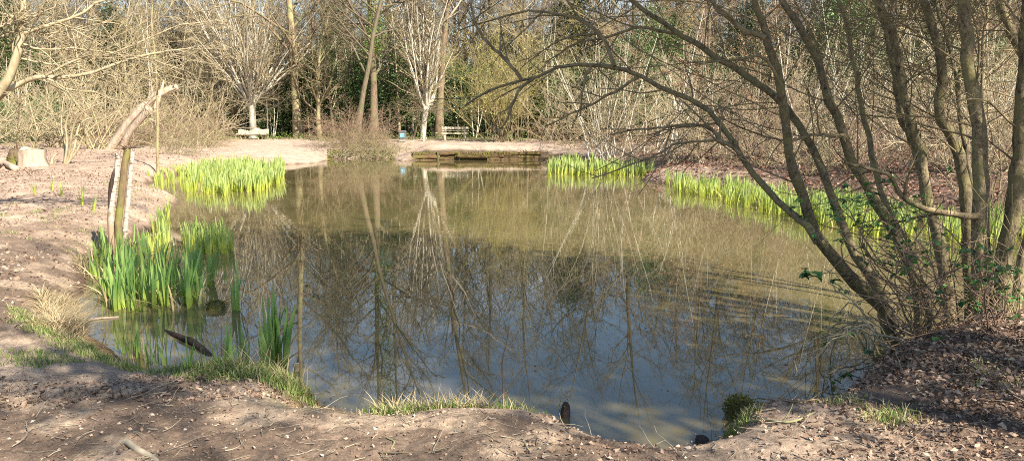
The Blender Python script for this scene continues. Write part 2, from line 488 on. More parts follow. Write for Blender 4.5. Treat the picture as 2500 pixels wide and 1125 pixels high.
c = np.zeros(XX.shape + (3,)) + np.array([.335, .25, .185])
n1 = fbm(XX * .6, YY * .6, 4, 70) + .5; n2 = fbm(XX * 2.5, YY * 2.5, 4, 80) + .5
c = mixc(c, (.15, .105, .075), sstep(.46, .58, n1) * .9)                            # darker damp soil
c = mixc(c, (.47, .355, .25), sstep(.5, .66, n2) * .6)
c = mixc(c, (.40, .29, .215), sstep(8, 16, YY) * LEFT * .7)
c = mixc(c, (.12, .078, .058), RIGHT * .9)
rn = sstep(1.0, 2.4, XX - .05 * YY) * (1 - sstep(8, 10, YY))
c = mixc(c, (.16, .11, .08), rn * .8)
c = mixc(c, (.42, .32, .245), sstep(33, 37, YY) * (1 - sstep(50, 53, YY)) * sstep(-22, -17, XX) * (1 - sstep(2, 6, XX)) * .8)   # path
c = mixc(c, (.16, .12, .075), sstep(51, 55, YY) * .85)
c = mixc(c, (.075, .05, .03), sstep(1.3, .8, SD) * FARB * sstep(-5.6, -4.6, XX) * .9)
gr = sstep(.5, .1, SD) * sstep(-.5, -1.3, XX) * NEAR
c = mixc(c, (.17, .19, .07), gr * sstep(.42, .55, n2) * .6)
c = mixc(c, (.36, .20, .09), sstep(.3, .05, SD) * NEAR * .75)                       # clay face of the bank
c = mixc(c, (.11, .07, .045), sstep(.16, .02, SD + fbm(XX * 5, YY * 5, 3, 91) * .12) * .85)
c = mixc(c, (.07, .055, .03), sstep(0, -.3, SD))
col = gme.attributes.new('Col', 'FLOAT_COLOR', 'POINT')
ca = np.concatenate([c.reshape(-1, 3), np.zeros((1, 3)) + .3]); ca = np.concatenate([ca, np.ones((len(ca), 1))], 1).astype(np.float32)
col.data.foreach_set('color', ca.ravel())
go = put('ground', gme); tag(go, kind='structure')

wx0, wx1, wy0, wy1 = SHORE[:, 0].min() - .5, SHORE[:, 0].max() + .5, SHORE[:, 1].min() - .5, SHORE[:, 1].max() + .5
g = Geo(); g.add([[wx0, wy0, 0], [wx1, wy0, 0], [wx1, wy1, 0], [wx0, wy1, 0]], [[0, 1, 2, 3]])
wo = g.obj('water', watermat()); tag(wo, kind='structure')


# ------------------------------------------------------------------ branching
def grow(Pt, R, k, t0, t1, a0, a1, lr, up, wig, n, rr, rmin, tip=.4, lv=.35, tl=.5, R_=None):
    r_ = R_ or rng
    B, n0, _ = Pt.shape
    seg = np.linalg.norm(np.diff(Pt, axis=1), axis=2).sum(1)
    idx = np.repeat(np.arange(B), k)
    K = len(idx)
    t = t0 + (t1 - t0) * ((np.tile(np.arange(k), B) + r_.random(K)) / k)
    f = t * (n0 - 1); i0 = np.minimum(f.astype(int), n0 - 2); fr = (f - i0)[:, None]
    p = Pt[idx, i0] * (1 - fr) + Pt[idx, i0 + 1] * fr
    T = Pt[idx, i0 + 1] - Pt[idx, i0]; T /= np.linalg.norm(T, axis=1, keepdims=True) + 1e-9
    rad = R[idx, i0] * (1 - fr[:, 0]) + R[idx, i0 + 1] * fr[:, 0]
    q = r_.normal(size=(K, 3)); q -= (q * T).sum(1, keepdims=True) * T; q /= np.linalg.norm(q, axis=1, keepdims=True) + 1e-9
    a = np.radians(a0 + (a1 - a0) * r_.random(K))[:, None]
    d = np.cos(a) * T + np.sin(a) * q
    L = seg[idx] * lr * (1 - tl * t) * (1 - lv + 2 * lv * r_.random(K))
    out = np.zeros((K, n, 3)); out[:, 0] = p
    for s in range(1, n):
        d = d + r_.normal(size=(K, 3)) * wig; d[:, 2] += up / n
        d /= np.linalg.norm(d, axis=1, keepdims=True) + 1e-9
        out[:, s] = out[:, s - 1] + d * (L / (n - 1))[:, None]
    r0 = np.maximum(np.minimum(rad * .85, rad * rr), rmin)
    ro = r0[:, None] * np.linspace(1, tip, n)[None]
    return out, np.maximum(ro, rmin * .7)


def stalk(p0, d0, L, n, r0, r1, wig=.06, up=0.0):
    B = len(p0)
    d = np.array(d0, float); d /= np.linalg.norm(d, axis=1, keepdims=True)
    out = np.zeros((B, n, 3)); out[:, 0] = p0
    for s in range(1, n):
        d = d + rng.normal(size=(B, 3)) * wig; d[:, 2] += up / n; d /= np.linalg.norm(d, axis=1, keepdims=True)
        out[:, s] = out[:, s - 1] + d * (np.asarray(L) / (n - 1)).reshape(-1, 1)
    t = np.linspace(0, 1, n)[None]
    return out, np.asarray(r0).reshape(-1, 1) * (1 - t) + np.asarray(r1).reshape(-1, 1) * t


def flare(Rr, amt=.5):
    Rr = Rr.copy(); n = Rr.shape[1]
    Rr[:, 0] *= 1 + amt
    if n > 8: Rr[:, 1] *= 1 + amt * .25
    return Rr


def leaves(g, C, size, flat=0.0, asp=.6, up=None):
    """little folded pointed leaves, one island each"""
    K = len(C); size = np.broadcast_to(size, (K,))
    d = rng.normal(size=(K, 3)); d[:, 2] *= (1 - flat); d /= np.linalg.norm(d, axis=1, keepdims=True) + 1e-9
    nn = rng.normal(size=(K, 3)) * (1 - flat); nn[:, 2] += flat * 2.2
    s = np.cross(d, nn); s /= np.linalg.norm(s, axis=1, keepdims=True) + 1e-9
    nrm = np.cross(s, d)
    L = size[:, None]; Wd = L * np.asarray(asp) * .5
    f = (rng.random((K, 1)) * .5 + .1) * Wd
    a = C - d * L * .5; b = C + d * L * .5
    m1 = C - d * L * .05 + s * Wd + nrm * f; m2 = C - d * L * .05 - s * Wd + nrm * f
    V = np.stack([a, m1, b, m2], 1).reshape(-1, 3)
    o = np.arange(K)[:, None] * 4
    T = np.concatenate([o + [0, 1, 2], o + [0, 2, 3]], 1).reshape(-1, 3)
    g.add(V, None, T)


def blobs(n, rx, ry, rz, shell=.55):
    v = rng.normal(size=(n, 3)); v /= np.linalg.norm(v, axis=1, keepdims=True)
    r = shell + (1 - shell) * rng.random((n, 1)) ** .6
    return v * r * np.array([rx, ry, rz])


# ------------------------------------------------------------------ plant kinds (returns list of (part, mesh))
def k_tall(H=22, r=.28, bark_='brown', twig='grey', t0=.3, limbs=16, lean=.03, fine=1.0, low=False):
    tr, tR = stalk(np.zeros((1, 3)), [[lean, 0, 1]], [H], 12, [r], [r * .12], .035, .05)
    tR = flare(tR)
    a = Geo(); a.tubes(tr, tR, 9)
    b = Geo()
    l1, R1 = grow(tr, tR, limbs, t0, .98, 30, 70, .36, .35, .13, 8, .5, .03, .25)
    l2, R2 = grow(l1, R1, int(7 * fine), .2, 1, 25, 65, .45, .1, .16, 6, .6, .014, .4)
    l3, R3 = grow(l2, R2, 6, .15, 1, 25, 65, .5, .05, .18, 5, .65, .008, .5)
    b.tubes(l1, R1, 5); b.tubes(l2, R2, 4); b.tubes(l3, R3, 3)
    if not low:
        l4, R4 = grow(l3, R3, 3, .2, 1, 25, 60, .55, 0, .18, 4, .7, .0055, .6)
        b.tubes(l4, R4, 3)
    return [('trunk', a.mesh('tall_trunk', M[bark_])), ('crown', b.mesh('tall_crown', M[twig]))]


def k_slim(H=8, r=.07, bark_='tan', twig='tan', t0=.2, limbs=24, lean=.05, nstem=1, ang=(30, 70), leaf=None):
    if nstem == 1:
        tr, tR = stalk(np.zeros((1, 3)), [[lean, 0, 1]], [H], 10, [r], [r * .15], .05, .1)
    else:
        d = rng.normal(size=(nstem, 3)) * .22; d[:, 2] = 1
        tr, tR = stalk(rng.normal(size=(nstem, 3)) * [.12, .12, 0], d, H * (.7 + .4 * rng.random(nstem)), 10, np.full(nstem, r), np.full(nstem, r * .15), .05, .1)
    a = Geo(); a.tubes(tr, flare(tR, .3), 7)
    b = Geo()
    l1, R1 = grow(tr, tR, limbs, t0, 1, *ang, .34, .3, .13, 7, .55, .012, .35)
    l2, R2 = grow(l1, R1, 7, .15, 1, 25, 60, .48, .1, .15, 5, .6, .007, .5)
    l3, R3 = grow(l2, R2, 6, .15, 1, 25, 60, .5, .05, .16, 4, .7, .005, .6)
    b.tubes(l1, R1, 5); b.tubes(l2, R2, 3); b.tubes(l3, R3, 3)
    out = [('trunk', a.mesh('slim_trunk', M[bark_])), ('crown', b.mesh('slim_crown', M[twig]))]
    if leaf:
        c = Geo(); pt = l3.reshape(-1, 3); pt = pt[rng.random(len(pt)) < leaf[1]]
        leaves(c, pt + rng.normal(size=pt.shape) * .05, leaf[2] * (.6 + .8 * rng.random(len(pt))))
        out.append(('foliage', c.mesh('slim_foliage', M[leaf[0]])))
    return out


def k_pollard(Ht=2.6, r=.24, L=8.5, ns=34, spread=.32, bark_='pale', twig='pale', lean=0.0, thick=.045):
    tr, tR = stalk(np.zeros((1, 3)), [[lean, 0, 1]], [Ht], 8, [r], [r * .85], .03)
    tR = flare(tR, .35); tR[:, -2] *= 1.35; tR[:, -1] *= 1.25
    a = Geo(); a.tubes(tr, tR, 10, cap=True)
    top = tr[0, -1]
    d = rng.normal(size=(ns, 3)) * spread; d[:, 2] = 1
    p0 = top + np.concatenate([d[:, :2] * r * 1.2, -rng.random((ns, 1)) * .5], 1)
    d[: ns // 5, 2] *= .45
    s, R = stalk(p0, d, L * (.35 + .7 * rng.random(ns)), 10, thick * (.6 + .7 * rng.random(ns)), np.full(ns, .006), .075, .28)
    b = Geo(); b.tubes(s, R, 6)
    p1, S1 = grow(s, R, 10, .12, 1, 20, 50, .3, .25, .12, 6, .5, .008, .5)
    p2, S2 = grow(p1, S1, 5, .15, 1, 25, 55, .45, .1, .15, 4, .6, .005, .6)
    d2 = rng.normal(size=(40, 3)); d2[:, 2] = np.abs(d2[:, 2]) * .5 + .1
    q, QR = stalk(np.repeat(top[None], 40, 0) - np.array([0, 0, .3]), d2, 1.2 + 1.6 * rng.random(40), 7, np.full(40, .014), np.full(40, .004), .12, -.2)
    q2, QR2 = grow(q, QR, 6, .2, 1, 25, 60, .4, 0, .15, 4, .6, .0045, .6)
    c = Geo(); c.tubes(p1, S1, 4); c.tubes(p2, S2, 3); c.tubes(q, QR, 4); c.tubes(q2, QR2, 3)
    return [('trunk', a.mesh('pollard_trunk', M[bark_])), ('shoots', b.mesh('pollard_shoots', M[bark_])), ('crown', c.mesh('pollard_crown', M[twig]))]


def k_shrub(H=5, ns=22, spread=.45, base=.35, bark_='tan', twig='olive', up=.15, r=.022, leaf=None, kk=9, k2=6, rm=1.0):
    d = rng.normal(size=(ns, 3)) * spread; d[:, 2] = 1
    p0 = rng.normal(size=(ns, 3)) * [base, base, 0]
    s, R = stalk(p0, d, H * (.6 + .5 * rng.random(ns)), 9, r * (.6 + .8 * rng.random(ns)), np.full(ns, .005), .07, up)
    a = Geo(); a.tubes(s, R, 5)
    l1, R1 = grow(s, R, kk, .15, 1, 20, 60, .38, .1, .13, 6, .6, .007 * rm, .5)
    l2, R2 = grow(l1, R1, k2, .15, 1, 25, 60, .45, .05, .15, 4, .7, .0048 * rm, .6)
    b = Geo(); b.tubes(l1, R1, 4); b.tubes(l2, R2, 3)
    out = [('stems', a.mesh('shrub_stems', M[bark_])), ('twig_sprays', b.mesh('shrub_twigs', M[twig]))]
    if leaf:
        c = Geo(); pt = l2.reshape(-1, 3); pt = pt[rng.random(len(pt)) < leaf[1]]
        leaves(c, pt + rng.normal(size=pt.shape) * .04, leaf[2] * (.6 + .8 * rng.random(len(pt))))
        out.append(('foliage', c.mesh('shrub_foliage', M[leaf[0]])))
    return out


def k_brush(H=1.6, W=1.8, n=150, mat='pink', up=-1.1, r=.008, mat2=None):
    p0 = rng.normal(size=(n, 3)) * [W * .5, W * .4, 0]
    d = rng.normal(size=(n, 3)) * .7; d[:, 2] = np.abs(d[:, 2]) * .5 + .7
    s, R = stalk(p0, d, H * 1.5 * (.5 + rng.random(n)), 8, r * (.7 + .6 * rng.random(n)), np.full(n, .004), .14, up)
    l1, R1 = grow(s, R, 6, .2, 1, 25, 65, .4, -.2, .15, 5, .7, .0045, .6)
    l2, R2 = grow(l1, R1, 4, .2, 1, 25, 65, .45, -.1, .15, 4, .7, .0042, .7)
    a = Geo(); a.tubes(s, R, 4)
    b = Geo(); b.tubes(l1, R1, 3); b.tubes(l2, R2, 3)
    return [('stems', a.mesh('brush_stems', M[mat])), ('twig_sprays', b.mesh('brush_twigs', M[mat2 or mat]))]


def k_evergreen(H=4.5, W=1.8, nc=130, per=70, leaf='holly', size=.10, bottom=.1):
    tr, tR = stalk(np.zeros((1, 3)), [[.03, 0, 1]], [H * .85], 8, [.09], [.03], .05)
    l1, R1 = grow(tr, tR, 22, .1, 1, 40, 80, .38, .1, .1, 5, .5, .012)
    a = Geo(); a.tubes(tr, tR, 7); a.tubes(l1, R1, 4)
    C = blobs(nc, W, W, H * .5, .35); C[:, 2] += H * (.5 + bottom * .5)
    ta = np.clip(1.15 - .75 * np.maximum(C[:, 2] / H - .35, 0) / .65, .2, 1.15); C[:, :2] *= ta[:, None]
    C = C[C[:, 2] > .1]
    pts = (C[:, None] + rng.normal(size=(len(C), per, 3)) * np.array([.30, .30, .20]) * (W / 1.8)).reshape(-1, 3)
    pts = pts[pts[:, 2] > .03]
    b = Geo(); leaves(b, pts, size * (.6 + .8 * rng.random(len(pts))), .3)
    return [('trunk', a.mesh('evergreen_trunk', M['dark'])), ('crown', b.mesh('evergreen_crown', M[leaf]))]


def k_ivytrunk(H=9, r=.2, lean=.05, ivyh=(.5, 1.0), nleaf=2600, bark_='brown'):
    parts = k_tall(H, r, bark_, 'brown', .2, 18, lean, .8)
    z = (ivyh[0] + (ivyh[1] - ivyh[0]) * rng.random(nleaf)) * H
    a = rng.random(nleaf) * 2 * PI; rad = r * .9 + np.abs(rng.normal(size=nleaf)) * .28
    pts = np.stack([lean * z + np.cos(a) * rad, np.sin(a) * rad, z], -1)
    c = Geo(); leaves(c, pts, .11 * (.6 + .8 * rng.random(nleaf)), .2)
    parts.append(('ivy', c.mesh('ivy_sleeve', M['ivy'])))
    return parts


def plant(name, parts, px, Y, label, cat, group=None, rz=None, sc=1.0, x=None, dz=0.0):
    x = X(px, Y) if x is None else x
    o = empty(name, (x, Y, gz(x, Y) - .04 + dz), rng.random() * 6.28 if rz is None else rz, sc)
    for n, me in parts: put(n, me, o)
    return tag(o, label, cat, group)


# prototypes
TALL = [k_tall(25, .33, 'dark', 'brown', .3, 19, .02), k_tall(22, .24, 'brown', 'dark', .3, 18, .05), k_tall(20, .2, 'brown', 'brown', .3, 17, -.04)]
MID = [k_slim(14, .11, 'brown', 'tan', .18, 40, .02), k_slim(13, .10, 'grey', 'brown', .15, 40, -.03), k_slim(15, .12, 'brown', 'grey', .22, 42, .03), k_slim(12, .09, 'tan', 'tan', .12, 38, .04), k_slim(13, .08, 'grey', 'pink', .2, 16, .0, nstem=3)]
PAL = [k_slim(12, .09, 'cream', 'cream', .15, 30, .03), k_slim(11, .07, 'pale', 'tan', .12, 14, .0, nstem=3)]
SLIM = [k_slim(9, .075, 'tan', 'tan'), k_slim(10, .07, 'grey', 'grey', .25), k_slim(8, .06, 'tan', 'pink', .15), k_slim(8.5, .055, 'brown', 'olive', .2, nstem=3, limbs=12)]
SHR = [k_shrub(5, 24, .4, .4, 'tan', 'olive'), k_shrub(5.5, 22, .42, .35, 'cream', 'tan'), k_shrub(4.5, 26, .5, .5, 'pink', 'pink'), k_shrub(6, 18, .3, .3, 'grey', 'grey')]
THK = [k_shrub(5, 10, .45, .4, 'cream', 'cream', .0, .03, None, 8, 3, 1.35), k_shrub(5.5, 9, .35, .35, 'pale', 'cream', .1, .032, None, 8, 3, 1.3), k_shrub(4.2, 12, .6, .4, 'tan', 'cream', -.25, .026, None, 8, 3, 1.3), k_shrub(5, 12, .4, .4, 'grey', 'pink', .05, .026, None, 8, 4, 1.2)]
HOL = [k_evergreen(4.6, 1.9), k_evergreen(3.8, 1.7, 110, 70), k_evergreen(5.6, 1.8, 150, 70)]
YEW = [k_evergreen(11, 2.6, 240, 60, 'yew', .15)]
BRU = [k_brush(), k_brush(1.3, 2.2, 150, 'tan'), k_brush(1.8, 1.6, 140, 'pink', -.8), k_brush(1.2, 1.8, 140, 'grey')]


# ------------------------------------------------------------------ small builders used below
def spline(pts, n):
    p = np.asarray(pts, float); m = len(p)
    q = np.concatenate([[2 * p[0] - p[1]], p, [2 * p[-1] - p[-2]]])
    t = np.linspace(0, m - 1, n); i = np.minimum(t.astype(int), m - 2); f = (t - i)[:, None]
    a, b, c, d = q[i], q[i + 1], q[i + 2], q[i + 3]
    return .5 * (2 * b + (c - a) * f + (2 * a - 5 * b + 4 * c - d) * f ** 2 + (3 * b - a - 3 * c + d) * f ** 3)


def trace(pts, Y0, Y1, n=14):
    """pixel outline of one stem, given its own distance, as a curve in the place"""
    pts = np.asarray(pts, float)
    s = np.concatenate([[0], np.cumsum(np.linalg.norm(np.diff(pts, axis=0), axis=1))]); s /= s[-1]
    return spline(P(pts[:, 0], pts[:, 1], Y0 + (Y1 - Y0) * s), n)


def local(o, Pt):
    return Pt - np.array(o.location)


def inpoly(x, y, poly):
    return poly_sd(x, y, np.asarray(poly, float)) < 0


def scatter(poly_px, n, z=.3, zs=None, water=False):
    """n random ground points inside an outline given in photo pixels"""
    w_ = np.array([G(a, b, z)[:2] for a, b in poly_px])
    out = np.zeros((0, 2)); lo, hi = w_.min(0), w_.max(0)
    while len(out) < n:
        q = lo + (hi - lo) * rng.random((n * 3, 2))
        q = q[inpoly(q[:, 0], q[:, 1], w_)]
        out = np.concatenate([out, q])
    out = out[:n]
    zz = np.zeros(n) if water else ground(out[:, 0], out[:, 1])
    return np.concatenate([out, zz[:, None]], 1)


def blades(g, base, h, wd, lean, n=4, fan=None, fold=.12, bend=.5):
    """tapered folded blades; base (K,3)"""
    K = len(base)
    az = rng.random(K) * 2 * PI if fan is None else fan
    dirn = np.stack([np.cos(az), np.sin(az), np.zeros(K)], 1)
    fa_ = az + PI / 2 + rng.normal(size=K) * .4
    side = np.stack([np.cos(fa_), np.sin(fa_), np.zeros(K)], 1)
    t = np.linspace(0, 1, n)
    h = np.broadcast_to(h, (K,)); lean = np.broadcast_to(lean, (K,)); wd = np.broadcast_to(wd, (K,))
    hor = (lean * h)[:, None] * (t * (1 - bend) + bend * t ** 2)[None]
    zz = h[:, None] * (t - .25 * np.minimum(lean[:, None], 1.5) * t ** 2)
    c = base[:, None] + dirn[:, None] * hor[..., None]; c[..., 2] += zz
    prof = np.array([(.75 + .25 * min(x * 3, 1)) * (1 - x ** 3.2) + .02 for x in t])
    wv = wd[:, None] * prof[None] * .5
    L_ = c - side[:, None] * wv[..., None]; Rr = c + side[:, None] * wv[..., None]
    Mid = c + dirn[:, None] * (wv * fold * 2)[..., None]
    V = np.stack([L_, Mid, Rr], 2).reshape(-1, 3)
    o = (np.arange(K) * n * 3)[:, None, None]; i = (np.arange(n - 1) * 3)[None, :, None]; k = np.arange(2)[None, None, :]
    Qd = np.stack([o + i + k, o + i + k + 1, o + i + k + 4, o + i + k + 3], -1).reshape(-1, 4)
    g.add(V, Qd)


def bigleaves(g, C, size, droop=.3, asp=.75):
    """broad toothed leaves seen close to: folded, curled, eight-cornered"""
    K = len(C); size = np.broadcast_to(size, (K,))
    az = rng.random(K) * 2 * PI
    d = np.stack([np.cos(az), np.sin(az), -droop + rng.normal(size=K) * .35], 1); d /= np.linalg.norm(d, axis=1, keepdims=True)
    up = np.stack([rng.normal(size=K) * .4, rng.normal(size=K) * .4, np.ones(K)], 1)
    s = np.cross(d, up); s /= np.linalg.norm(s, axis=1, keepdims=True); nrm = np.cross(s, d)
    cu = (rng.normal(size=K) * .15 + .15)[:, None]
    L = size[:, None]
    ts = [0, .22, .5, .8, 1.0]; ws = [.05, .42, .5, .3, .02]
    rows = []
    for t, wv in zip(ts, ws):
        m = C + d * L * t - nrm * L * cu * t * t
        for e in (-1, 0, 1):
            rows.append(m + s * L * asp * wv * e + nrm * L * (.12 * abs(e)))
    V = np.stack(rows, 1).reshape(-1, 3)
    o = np.arange(K)[:, None] * 15
    q = []
    for r_ in range(4):
        for e in range(2):
            b0 = r_ * 3 + e; q.append([b0, b0 + 1, b0 + 4, b0 + 3])
    Qd = (o[:, None] + np.array(q)[None]).reshape(-1, 4)
    g.add(V, Qd)


# ------------------------------------------------------------------ the wood behind the pond
G_HOL = 'holly bushes under the far wood'
plant('pollard_willow', k_pollard(2.7, .24, 9.5, 46, .34, 'pale', 'cream', 0, .08), 616, 53, 'pale pollarded willow with a fan of upright shoots rising behind the log bench', 'tree', rz=0)
plant('pollard_willow', k_pollard(2.2, .2, 10.5, 22, .20, 'pale', 'cream', .02, .08), 1032, 50.5, 'slender pale pollarded willow beside the litter bin, few long white shoots', 'tree', rz=0)
plant('tall_tree', k_tall(24, .29, 'tan', 'brown', .16, 24, -.045), 728, 54, 'tall straight brown trunk right of the log bench and pale willow', 'tree', rz=0)
plant('forked_tree', k_slim(10, .16, 'tan', 'tan', .16, 30, .0, ang=(20, 60)), 780, 52, 'low forking bare tree at the path edge right of the tall brown trunk', 'tree', rz=0)
plant('leaning_tree', k_tall(17, .17, 'dark', 'dark', .22, 22, .16), 868, 45, 'dark leaning bare tree rising from the bramble mound on the far bank', 'tree', rz=0)
plant('ivy_clad_tree', k_ivytrunk(19, .25, .03, (.28, .9), 3800), 912, 50, 'mossy trunk with bright ivy behind the bramble mound', 'tree', rz=0)
plant('tall_tree', k_tall(23, .25, 'brown', 'grey', .14, 24, .06), 1072, 53, 'brown trunk leaning right at the left end of the plank bench', 'tree', rz=0)
plant('dark_stem_shrub', k_slim(5, .07, 'dark', 'brown', .2, 14, -.15, nstem=2), 1012, 50, 'dark twin stemmed shrub leaning left beside the slender willow', 'shrub', rz=0)
plant('hazel', k_shrub(7, 46, .30, .55, 'tan', 'olive', .1, .03, ('catkin', .10, .09), 10), 1235, 47, 'wide yellowish hazel fanning out right of the plank bench', 'shrub', rz=0)
plant('hazel', k_shrub(5.8, 20, .34, .3, 'pale', 'cream', .1, .03, None, 10), 1475, 34, 'whitish many stemmed bush right of the hazel, behind the far iris bed', 'shrub', rz=0)
for px, Y, sc, kd in ((546, 53.5, .8, 1), (528, 54, .75, 0), (566, 55, .6, 2), (652, 53, .75, 1), (505, 54, .7, 0)):
    plant('sapling', SLIM[kd], px, Y, 'slim bare sapling at the wood edge near the log bench', 'tree', 'saplings round the log bench', sc=sc)

hol = [(60, 62), (160, 63), (250, 64), (410, 65), (540, 65), (615, 63), (690, 63), (765, 62), (860, 63), (945, 62), (985, 61), (1075, 61), (1150, 61), (1220, 61), (1310, 55), (1380, 52), (1470, 50), (1560, 45), (1650, 47), (1740, 45), (1840, 43), (1940, 41), (2050, 40), (2160, 39), (2280, 37), (2400, 36), (2520, 35), (-40, 56), (20, 55), (75, 57), (130, 58), (215, 60), (290, 60), (370, 61), (450, 61), (520, 62), (585, 60), (640, 58), (672, 57), (705, 60), (745, 58), (790, 57), (835, 59), (880, 57), (930, 56), (965, 58), (1005, 57), (1050, 58), (1100, 57), (1130, 55), (1170, 56), (1270, 58), (1340, 56), (1420, 54), (1500, 50), (1590, 48)]
for px, Y in hol:
    plant('holly_bush', HOL[rng.integers(3)], px, Y + rng.normal() * .5, 'dark green holly bush in the shade under the far wood', 'bush', G_HOL, sc=.95 + .5 * rng.random())
for px, Y in ((5, 44), (62, 45), (118, 46)):
    plant('holly_bush', HOL[rng.integers(2)], px, Y, 'low green holly in the left hedge beyond the tree stump', 'bush', 'holly hedge on the left', sc=.62)
for px, Y, l in ((1400, 58, 'dark evergreen yew among bare crowns behind the whitish bush'), (820, 66, 'dark evergreen yew behind the forking bare tree'), (380, 66, 'dark evergreen yew behind the leaning split trunk'), (1640, 55, 'dark evergreen yew behind the right thicket'), (160, 62, 'dark evergreen yew above the left holly hedge'), (20, 57, 'dark evergreen yew at the far left edge of the wood'), (480, 63, 'dark evergreen yew left of the log bench'), (290, 59, 'dark evergreen yew behind the coppiced shrub'), (1830, 48, 'dark evergreen yew behind the young beech'), (2060, 45, 'dark evergreen yew seen between the stems of the near tree'), (2300, 42, 'dark evergreen yew at the right end of the wood'), (1230, 68, 'dark evergreen yew behind the yellowish hazel')):
    plant('yew', YEW[0], px, Y, l, 'tree', sc=.75 + .3 * rng.random())

G_T = 'tall bare trees of the far wood'
tall = [(-150, 66), (-20, 69), (100, 72), (230, 68), (330, 74), (440, 66), (560, 72), (660, 76), (830, 70), (960, 66), (985, 78), (1140, 70), (1190, 66), (1300, 72), (1345, 62), (1480, 62), (1540, 54), (1650, 60), (1780, 56), (1900, 60), (2030, 52), (2180, 58), (2330, 50), (2480, 55), (2620, 48), (1720, 48), (1990, 44)]
for px, Y in tall:
    plant('tall_tree', TALL[rng.integers(3)], px, Y + rng.normal(), 'tall bare tree with a high open crown deep in the far wood', 'tree', G_T, sc=.72 + .3 * rng.random())
G_M = 'middling bare trees of the far wood'
for k in range(130):
    px = -180 + 2800 * (k + rng.random() * .9) / 130
    Y = 56.5 + 24 * rng.random() - max(0, px - 1300) * .012
    plant('bare_tree', MID[rng.integers(5)], px, Y, 'middling bare tree with a dense twiggy crown in the far wood', 'tree', G_M, sc=.85 + .45 * rng.random())
G_P = 'pale bare trees along the wood edge'
for px, Y in ((440, 55), (475, 57), (535, 56), (590, 57), (665, 55.5), (690, 57), (755, 56), (815, 55), (845, 57), (945, 56), (975, 55), (1060, 57), (1120, 55.5), (1160, 54), (1290, 53), (1345, 52), (380, 54), (300, 54), (210, 53), (120, 54), (40, 53)):
    plant('pale_tree', PAL[rng.integers(2)], px, Y, 'pale sunlit bare tree standing along the edge of the far wood', 'tree', G_P, sc=.6 + .45 * rng.random())
G_S = 'slim bare trees of the far wood'
for k in range(46):
    px = -150 + 2750 * ((k + rng.random() * .9) / 46) ** 1.35
    Y = 55 + 9 * rng.random() - max(0, px - 1300) * .016
    plant('slim_tree', SLIM[rng.integers(4)], px, Y, 'slim twiggy bare tree in the understorey of the far wood', 'tree', G_S, sc=.85 + .35 * rng.random())

# right-hand thicket, nearer
G_R = 'bare shrubs of the right thicket'
thk = [(1560, 34), (1610, 37), (1660, 31), (1710, 35), (1760, 29), (1810, 33), (1850, 27), (1900, 31), (1960, 26), (2010, 30), (2070, 25), (2120, 29), (2180, 24), (2240, 28), (2290, 23.5), (2350, 27), (2410, 23), (2470, 26), (2540, 23), (2600, 26), (1390, 44), (1330, 46), (1450, 40), (1530, 41), (1610, 43), (1690, 41), (1790, 39), (1890, 38), (1990, 36), (2090, 35), (2200, 34), (2310, 32), (2430, 31), (2550, 30)]
for px, Y in thk:
    plant('bare_shrub', (THK + [THK[0], THK[2], THK[1]] + SLIM[2:3])[rng.integers(8)], px, Y, 'bare twiggy shrub in the tangled thicket on the right bank', 'shrub', G_R, sc=.8 + .35 * rng.random())
G_F = 'bare shrubs just behind the right iris bed'
for px, Y in ((1650, 27.5), (1730, 26), (1790, 25), (1860, 23.5), (1930, 22.4), (2000, 21.4), (2070, 20.8), (2150, 20), (2230, 19.4), (2310, 18.8), (2390, 18.4), (2470, 18), (2550, 17.6)):
    plant('bare_shrub', THK[(0, 3, 2, 3)[rng.integers(4)]], px, Y + rng.random() * .8, 'low bare shrub on the leaf bank just behind the right iris bed', 'shrub', G_F, sc=.42 + .3 * rng.random())
plant('beech', k_slim(5, .05, 'grey', 'brown', .05, 26, .02, ang=(40, 80), leaf=('beech', .10, .085)), 1845, 26.5, 'young beech holding pale brown dead leaves on the right bank', 'tree')
plant('beech', k_slim(3.6, .04, 'grey', 'brown', .05, 24, .02, ang=(40, 80), leaf=('beech', .06, .08)), 1700, 28.5, 'small beech with few dead leaves above the red leaf bank', 'tree')
BR2 = [k_brush(1.5, 1.8, 26, 'pink', -.9, .012), k_brush(1.3, 2.0, 26, 'cream', -1.1, .012, 'tan')]
G_B = 'low brambles along the right bank'
for px, Y in ((1330, 44), (1400, 41), (1460, 38), (1530, 35), (1590, 33), (1650, 31), (1720, 29), (1800, 27), (1880, 25.5), (1960, 24), (2060, 22.5), (2170, 22), (2290, 21), (2400, 20.5), (2500, 20)):
    plant('bramble', BR2[rng.integers(2)], px, Y, 'low tangle of bare bramble canes along the right bank', 'bramble', G_B, sc=.6 + .4 * rng.random())
# left and far brambles
plant('bramble', k_brush(1.5, 1.5, 190, 'tan', -.9, .009, 'pink'), 868, 42.5, 'big brownish bramble mound on the far bank in front of the leaning tree', 'bramble', rz=0)
plant('bramble', k_brush(.8, 2.2, 170, 'tan', -1.2, .008), 905, 40.3, 'low spreading bramble skirt at the water edge below the big mound', 'bramble', rz=0)
G_L = 'brush heaps left of the log bench'
hp = [k_brush(1.7, 1.5, 60, 'tan', -.8, .012, 'pink'), k_brush(1.4, 1.7, 55, 'cream', -1.0, .012, 'tan')]
for k, (px, Y, sc) in enumerate(((395, 40, 1.0), (450, 38, 1.0), (490, 40, .8), (345, 42, 1.0), (300, 39, .8), (420, 33, .6))):
    plant('brush_heap', hp[k % 2], px, Y, 'heap of pinkish cut brush left of the log bench', 'brush', G_L, sc=sc)
G_LS = 'arching sallows on the left'
ls = [k_shrub(4.4, 16, .8, .4, 'cream', 'cream', -.35, .034, None, 8, 4, 1.25), k_shrub(5, 14, .65, .4, 'tan', 'cream', -.2, .034, None, 8, 4, 1.2)]
